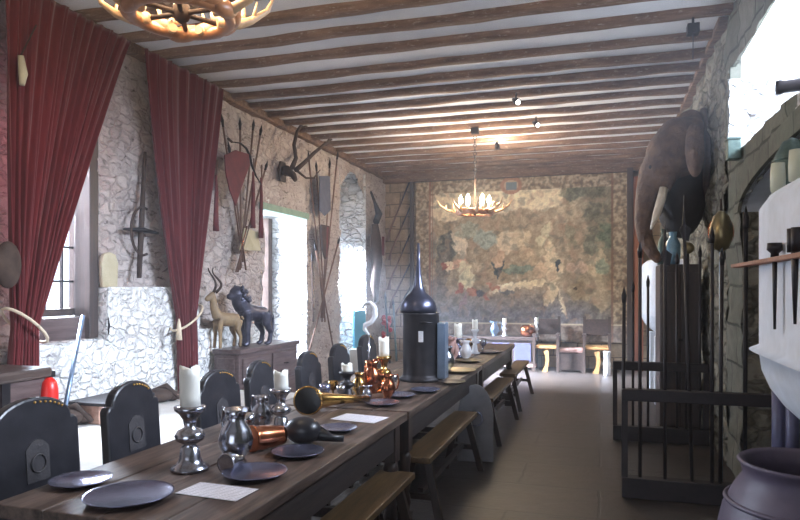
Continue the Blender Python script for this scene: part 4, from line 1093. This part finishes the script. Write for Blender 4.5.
# ------------------------------------------------------------------ right side: weapon racks
def rack(Y, x0, x1, label, hz=.72):
    root = empty('weapon_rack', ((x0+x1)/2, Y, 0), label, 'rack', 'iron-dark weapon racks on the right')
    hw = (x1-x0)/2
    MB().box((-hw, -.05, .001), (hw, .05, .14)).build('foot_board', 'iron_rack', root, .006)
    MB().box((-hw, -.045, hz-.05), (hw, .045, hz+.03)).build('top_board', 'iron_rack', root, .006)
    for x in (-hw+.02, hw-.02): MB().box((x-.02, -.03, .14), (x+.02, .03, hz-.05)).build('upright', 'iron_rack', root)
    return root
rack(4.86, .124, 1.12, 'nearer dark weapon rack with poles, left of the clay pot')
rack(6.66, .09, .93, 'farther dark weapon rack with poles, below the elephant head')
def polearm(u, Yf, vtop, label, kind='spear', lean=0.0, m='iron_rack'):
    a = at(u, 400, Y=Yf); q = at(u+lean, vtop, Y=Yf)
    root = empty('polearm', (a.x, Yf, .141), label, 'polearm', 'polearms standing in the racks')
    d = Vector((q.x-a.x, .0, q.z-.141)); L = d.z
    MB().tube([(0, 0, 0), d], .012, 8).build('shaft', m, root)
    e = MB(); M = Matrix.Translation(d)
    if kind == 'spear': e.lathe([(.014, -.02), (.018, .03), (.0, .10)], 8, M)
    elif kind == 'halberd':
        e.prism([(-.01, -.10), (.03, -.11), (.045, -.03), (.01, 0.0), (0, .20), (-.012, 0), (-.03, -.03), (-.012, -.08)], .012, M @ T((0, -.006, 0)))
    elif kind == 'knob': e.ball((0, 0, 0), .055, 14, 10, M)
    e.build('head', 'old_bronze' if kind == 'knob' else 'black_iron', root)
    return root
for (u, vt, k, lab, ln) in [(623, 300, 'spear', 'leftmost polearm in the nearer rack', 1), (640, 255, 'spear', 'second polearm from the left in the nearer rack', 0), (665, 250, 'halberd', 'polearm with an axe head, centre of the nearer rack', 0),
                        (692, 225, 'halberd', 'tall polearm with pointed axe head in the nearer rack', -8), (720, 262, 'spear', 'polearm under the bronze warming pan in the nearer rack', 2), (712, 240, 'spear', 'dark polearm just left of the warming pan', 0)]:
    polearm(u, 4.86, vt, lab, k, ln)
for (u, vt, k, lab, ln) in [(648, 285, 'spear', 'polearm in the farther rack before the pale hood', 0), (633, 290, 'spear', 'leftmost polearm of the farther rack', 0), (677, 262, 'spear', 'thin polearm in the farther rack before the added dark cupboard', 0),
                        (686, 248, 'knob', 'polearm topped with a golden brown ball', 2), (700, 255, 'spear', 'polearm right of the golden brown ball', 0)]:
    polearm(u, 6.66, vt, lab, k, ln)
# warming pan on the wall
p = at(721, 232, Y=5.25)
root = empty('warming_pan', (p.x-.0, 5.25, 0.0), 'oval bronze warming pan on a long handle by the right wall', 'pan')
MB().lathe([(0, -.15), (.05, -.12), (.078, -.04), (.08, .03), (.055, .11), (.02, .15), (0, .155)], 24, T((0, 0, p.z))).build('bowl', 'old_bronze', root)
MB().torus((0, 0, 0), .115, .008, T((0, 0, p.z), rx=R(90)), 24, 6, .72).build('rim', 'copper', root)
MB().tube([(0, 0, .0), (0, 0, p.z-.14)], .013, 8).build('handle', 'blue_metal', root)
MB().tube([(.0, 0, p.z+.14), (.0, 0, p.z+.24)], .008, 6).build('finial', 'bone_dark', root)
# slim pole by niche
p = at(748, 400, X=.93)
spear((p.x-.02, p.y, .002), at(746, 205, X=.93), .014, 'thin dark pole standing at the edge of the stone niche', 'black_iron', group=None, name='wall_pole', cat='pole')

# dark cupboard added to stand for the shaded face of the far hood
p = at(660, 300, Y=6.86); q = at(716, 300, Y=6.86)
root = empty('shade_cupboard', ((p.x+.9)/2, 7.15, 0), 'tall dark cupboard added for the shaded face of the farther hood', 'cupboard')
hw = (.9-p.x)/2; zt = at(690, 264, Y=6.86).z
MB().box((-hw, -.27, 0.05), (hw, .27, zt)).build('carcass', 'dark_oak_upright', root, .006)
for s in (-1, 1):
    dr = MB().box((s*hw*.5-hw*.46, -.291, .12), (s*hw*.5+hw*.46, -.2705, zt-.08)).build('door', 'dark_oak_upright', root, .006)
    MB().ball((-s*hw*.05+0*s, -.30, .95), .014, 10, 6).build('knob', 'black_iron', dr)
MB().box((-hw-.0, -.29, 0), (hw, .27, .049)).build('plinth', 'dark_oak', root)
p = at(673, 248, Y=7.0)
tag(MB().lathe([(0, 0), (.06, 0), (.07, .1), (.07, .2), (.035, .27), (.04, .32), (0, .32)], 20).build('glass_jar', 'glass_blue', None, loc=(p.x, 7.0, zt+.002)), 'pale blue glass jar on the added dark cupboard under the tusk', 'jar', 'vessels on the dark cupboard')
p = at(664, 250, Y=7.1)
tag(MB().lathe([(0, 0), (.06, 0), (.07, .1), (.05, .25), (.02, .3), (.03, .36), (0, .36)], 20).build('glass_bottle', 'green_bronze', None, loc=(p.x, 7.12, zt+.002)), 'dark green bottle behind the pale blue jar', 'bottle', 'vessels on the dark cupboard')

# corbelled white hoods
def hood(yc, hy, xf, z_top, z_mid, z_bot, xw, label, shelf=False):
    """bowed stone hood fixed on the wall: flat front, underside sweeping back to the wall"""
    root = empty('stone_hood', (xw, yc, 0), label, 'hood', 'white corbelled stone hoods on the right wall')
    m = MB(); prof = []
    dep = xw-xf
    prof += [(0, z_top), (dep*.9, z_top), (dep*.97, z_top-.03), (dep, z_top-.08), (dep, (z_top+z_mid)/2), (dep, z_mid+.03), (dep*1.03, z_mid+.015), (dep, z_mid)]
    for k in range(1, 11):
        a = math.pi/2*k/10; prof.append((dep*(1-.62*(1-math.cos(a))*1.0), z_mid-(z_mid-z_bot)*math.sin(a)))
    prof += [(0, z_bot)]
    n = 28; vs = []
    for (dx, z) in prof:
        for k in range(n+1):
            s = -1+2*k/n
            f = (1-abs(s)**4.5)**(1/4.5) if abs(s) < 1 else 0
            scale_y = 1 if z >= z_mid else (.55+.45*(dx/dep if dx > 0 else .38))
            vs.append((-dx*f if dx > 0 else 0, s*hy*scale_y, z))
    fs = [(j*(n+1)+k, j*(n+1)+k+1, (j+1)*(n+1)+k+1, (j+1)*(n+1)+k) for j in range(len(prof)-1) for k in range(n)]
    m.addv(vs, fs, True); m.build('hood', 'plaster_hood', root)
    return root
HN = hood(2.42, .80, .56, 1.83, 1.20, .78, 1.74, 'near white stone hood with curved underside at the right edge')
HF = hood(9.3, .75, .50, 1.80, 1.10, .85, .99, 'farther white stone hood beyond the added dark cupboard')
for y in (-.5, .45): MB().box((-.38, y-.06, .001), (-.04, y+.07, .848)).build('stone_leg', 'plaster_hood', HF, .01)
# shelf and hanging tools on near hood
a = at(756, 265, Y=2.9)
tag(MB().box((.52, 1.75, 1.535), (.555, 3.10, 1.55)).build('tool_rail', 'red_wood', None, .002), 'narrow reddish wooden rail across the near white hood', 'rail')
def tool(y, z0, z1, w, lab, m='black_iron', two=False):
    root = empty('fire_tool', (.535, y, z0), lab, 'tool', 'dark tools hanging on the near hood'); L = z1-z0
    MB().tube([(0, 0, 0), (-.0, 0, L*.5), (0, 0, L*.78)], [.007, w*.5, w*.6], 8, flat=.6).build('blade', m, root)
    if two: MB().tube([(0, -.02, L*.75), (0, -.022, L)], .016, 8).tube([(0, .022, L*.75), (0, .022, L)], .016, 8).build('grip', m, root)
    else: MB().lathe([(0, L*.78), (.014, L*.79), (.012, L*.88), (.024, L*.92), (.022, L), (0, L)], 12).build('grip', m, root)
p = at(773, 243, X=.53); q = at(776, 330, X=.53); tool(p.y, q.z, p.z, .022, 'dark tool with round knob, left on the near hood')
p = at(793, 228, X=.53); q = at(798, 325, X=.53); tool(p.y, q.z, p.z, .03, 'dark tool with twin grips, right on the near hood', two=True)
# vessels on top of hood
for (u, X, r, h, m, lab) in [(778, .66, .026, .11, 'cream_ceramic', 'cream cylinder pot on the left of the near hood top'), (797, .66, .026, .11, 'cream_ceramic', 'second cream cylinder pot on the near hood, at the photo edge')]:
    p = at(u, 200, X=X)
    tag(MB().lathe([(0, 0), (r, 0), (r*1.05, h*.5), (r*.95, h), (r*.8, h), (r*.8, h-.02), (0, h-.02)], 20).build('ceramic_pot', m, None, loc=(X, p.y, 1.832)), lab, 'pot', 'cream pots on the near hood')
p = at(792, 190, X=.84)
root = empty('bronze_helmet', (.84, p.y, 1.831), 'dark green ribbed helmet behind the cream pots', 'helmet')
pr = [(0, 0)]
hb = MB().lathe([(.085, 0), (.09, .02), (.082, .06), (.09, .1), (.085, .16), (.07, .24), (.04, .3), (0, .32)], 24); hb.build('dome', 'green_bronze', root)
rb = MB()
for k in range(4): rb.torus((0, 0, .05+.055*k), .088-.005*k, .007, None, 24, 6)
rb.build('ribs', 'green_bronze', root)

p = at(731, 149, X=XR-.07)
root = empty('wall_box', (p.x, p.y, p.z-.08), 'small dark green box fixed below the corner of the upper right window', 'box')
MB().box((-.03, -.05, 0), (.06, .05, .14)).build('case', 'green_bronze', root, .006)
MB().box((-.036, -.055, .141), (.06, .055, .155)).build('lid', 'green_bronze', root, .003)
# cannon barrel on the window sill
p = at(776, 88, X=XR-.02)
root = empty('cannon_barrel', (p.x, p.y, p.z), 'dark small cannon barrel poking over the sill of the upper right window', 'cannon', rot=(R(90), 0, 0))
q0 = at(776, 88, D=3.66)
root.location = q0; root.rotation_euler = (Vector((1.0, -.35, -.03))).to_track_quat('Z', 'Y').to_euler()
MB().lathe([(.03, .01), (.036, 0), (.04, .02), (.034, .04), (.036, .3), (.045, .6), (.05, .8), (0, .82)], 20).build('barrel', 'iron_rack', root)
MB().lathe([(0, .06), (.024, .05), (.03, .008)], 16).build('bore', 'mouth_dark', root)
tag(MB().prism([(-.25, 0), (.25, 0), (.1, .16), (-.1, .16)], .2, T((0, -.1, 0))).build('stone_cradle', 'rubble_right' if False else 'pillar_stone', None, .01, loc=(q0.x+.35, q0.y-.12, 2.471)), 'wedge shaped stone under the cannon barrel', 'stone')

# clay cauldron
root = empty('clay_cauldron', (.86, 3.30, 0), 'large purplish clay cauldron at the bottom right corner', 'cauldron')
MB().lathe([(0, 0), (.2, 0), (.29, .06), (.355, .18), (.37, .32), (.34, .46), (.29, .56), (.255, .61), (.265, .66), (.28, .675), (.27, .685), (.245, .67), (.23, .61), (.27, .5), (.3, .32), (.2, .08), (0, .05)], 48).build('body', 'clay_pot', root)
MB().torus((0, 0, .5), .325, .012, None, 48, 8).build('ridge', 'clay_pot', root)

# ------------------------------------------------------------------ elephant head
root = empty('elephant_head', (XR-.03, 7.25, 2.75), 'mounted brown elephant head with white tusks high on the right wall', 'trophy')
def E(u, v, Y): return at(u, v, Y=Y)-Vector(root.location)
parts = [
    ('b', (-.10, 0, .1), (.22, .36, .40)),
    ('b', tuple(E(678, 150, 6.95)), (.24, .27, .32)), ('b', tuple(E(668, 156, 6.9)), (.21, .24, .26)), ('b', tuple(E(658, 168, 6.9)), (.15, .20, .20)),
    ('b', tuple(E(690, 135, 7.0)), (.16, .22, .17)),
    ('t', [E(656, 170, 6.9), E(650, 188, 6.88), E(645, 205, 6.88), E(643, 222, 6.88), E(645, 238, 6.88), E(652, 252, 6.86), E(660, 262, 6.84)], [.16, .13, .10, .085, .075, .062, .045]),
    ('t', [E(666, 178, 6.8), E(663, 192, 6.8)], [.10, .06]),
]
hb = blob('head', 'elephant_hide', parts, .025, root)
def ear(Y, sgn, nm):
    pts = [(688, 124), (697, 122), (704, 132), (706, 152), (704, 170), (697, 180), (689, 176), (685, 160), (684, 140)]
    q = [at(u, v, Y=Y)-Vector(root.location) for u, v in pts]; c = sum(q, Vector())/len(q); m = MB()
    rings = []
    for k, f in enumerate((0, .5, .85, 1.0)):
        for p in q: rings.append(c+(p-c)*max(f, .01)+Vector((0, (-.06*(1-f*f))+(.03*math.sin(k+p.z*9)), 0)))
    n = len(q); m.addv(rings, [(r*n+k, r*n+(k+1) % n, (r+1)*n+(k+1) % n, (r+1)*n+k) for r in range(3) for k in range(n)], True)
    o = m.build(nm, 'elephant_hide', root); s = o.modifiers.new('s', 'SOLIDIFY'); s.thickness = .03
    s2 = o.modifiers.new('u', 'SUBSURF'); s2.levels = 2; s2.render_levels = 2
ear(6.58, 1, 'ear'); ear(7.75, -1, 'ear')
for yy, du in ((6.74, 0), (7.08, -7)):
    MB().tube([E(664+du, 188, yy), E(661+du, 200, yy-.02), E(657+du, 213, yy-.05), E(651+du, 229, yy-.1)], [.04, .042, .036, .010], 12).build('tusk', 'ivory', root)
MB().ball(tuple(E(651, 167, 6.75)), .022, 12, 8).build('eye', 'mouth_dark', root)
MB().lathe([(0, 0), (.5, 0), (.5, .03), (.46, .05), (0, .05)], 36, T((.03, 0, 0), ry=R(-90))).build('mounting_plaque', 'dark_oak', root)

MB().ball((-.19, -.06, -.30), (.25, .36, .50), 28, 18).build('neck', 'neck_shade', root)  # separate dark piece, coloured as the shaded underside of the head

# ------------------------------------------------------------------ haze volume added for the milky veil of lens flare
hz = NT('flare_haze'); hz.n.remove(hz.b)
pv = hz.add('ShaderNodeVolumePrincipled'); pv.inputs['Color'].default_value = (.86, .9, 1, 1); pv.inputs['Density'].default_value = .008; pv.inputs['Anisotropy'].default_value = .3
hz.link(pv.outputs[0], hz.out.inputs['Volume'])
ho = MB().box((-4.97, -3.3, -.2), (2.45, YB+.4, ZC+.25)).build('haze', 'flare_haze'); tag(ho, 'thin bluish haze added through the whole hall for lens veil', 'haze', None, 'stuff')

# ------------------------------------------------------------------ light
def area(name, loc, rot, sx, sy, power, col=(1, 1, 1)):
    l = bpy.data.lights.new(name, 'AREA'); l.shape = 'RECTANGLE'; l.size = sx; l.size_y = sy; l.energy = power; l.color = col
    o = bpy.data.objects.new(name, l); C.objects.link(o); o.location = loc; o.rotation_euler = rot; return o
DAY = (.80, .88, 1.0)
SPREAD = {'daylight_third': 38, 'daylight_right': 100}
def toward(loc, tgt): return (Vector(tgt)-Vector(loc)).to_track_quat('-Z', 'Y').to_euler()
for nm, loc, tgt, sx, sy, pw in [('daylight_first', (-5.1, 5.0, 2.5), (-3.2, 3.7, .42), 1.5, 1.8, 1500), ('daylight_second', (-5.3, 7.7, 1.6), (-3.2, 8.5, 1.4), 1.4, 2.2, 420), ('daylight_third', (-5.3, 10.3, 2.5), (-.7, 10.9, 0), 1.1, 1.5, 1100), ('daylight_right', (2.6, 4.1, 3.55), (-4.0, 4.6, .7), 2.6, 1.0, 270)]:
    o = area(nm, loc, toward(loc, tgt), sx, sy, pw, DAY)
    if nm in SPREAD: o.data.spread = R(SPREAD[nm])
def plight(name, loc, e, col, r=.03):
    l = bpy.data.lights.new(name, 'POINT'); l.energy = e; l.color = col; l.shadow_soft_size = r
    o = bpy.data.objects.new(name, l); C.objects.link(o); o.location = loc
for i, c in enumerate(CH):
    for k in range(6):
        a = 2*math.pi*k/6+.2
        plight('chandelier_light', (c[0]+.19*math.cos(a), c[1]+.19*math.sin(a), c[2]+.24), (5, 13)[i], (1, .80, .56))
plight('spot_wash', (sp3.x, sp3.y+.12, 3.46), 26, (1, .86, .66), .04)
W = bpy.data.worlds.new('World'); bpy.context.scene.world = W; W.use_nodes = True
W.node_tree.nodes['Background'].inputs[0].default_value = (.78, .86, 1, 1); W.node_tree.nodes['Background'].inputs[1].default_value = 2.2

cam = bpy.data.cameras.new('Camera'); co = bpy.data.objects.new('Camera', cam); C.objects.link(co)
co.location = (0, 0, H); co.rotation_euler = (R(90), 0, YAW); cam.sensor_width = 36; cam.lens = F/800*36; cam.shift_y = 28/800; cam.clip_start = .05
sc = bpy.context.scene; sc.camera = co
sc.view_settings.view_transform = 'Standard'; sc.view_settings.look = 'None'; sc.view_settings.gamma = 1; sc.view_settings.exposure = 0.55
try: sc.view_settings.use_curve_mapping = False
except Exception: pass
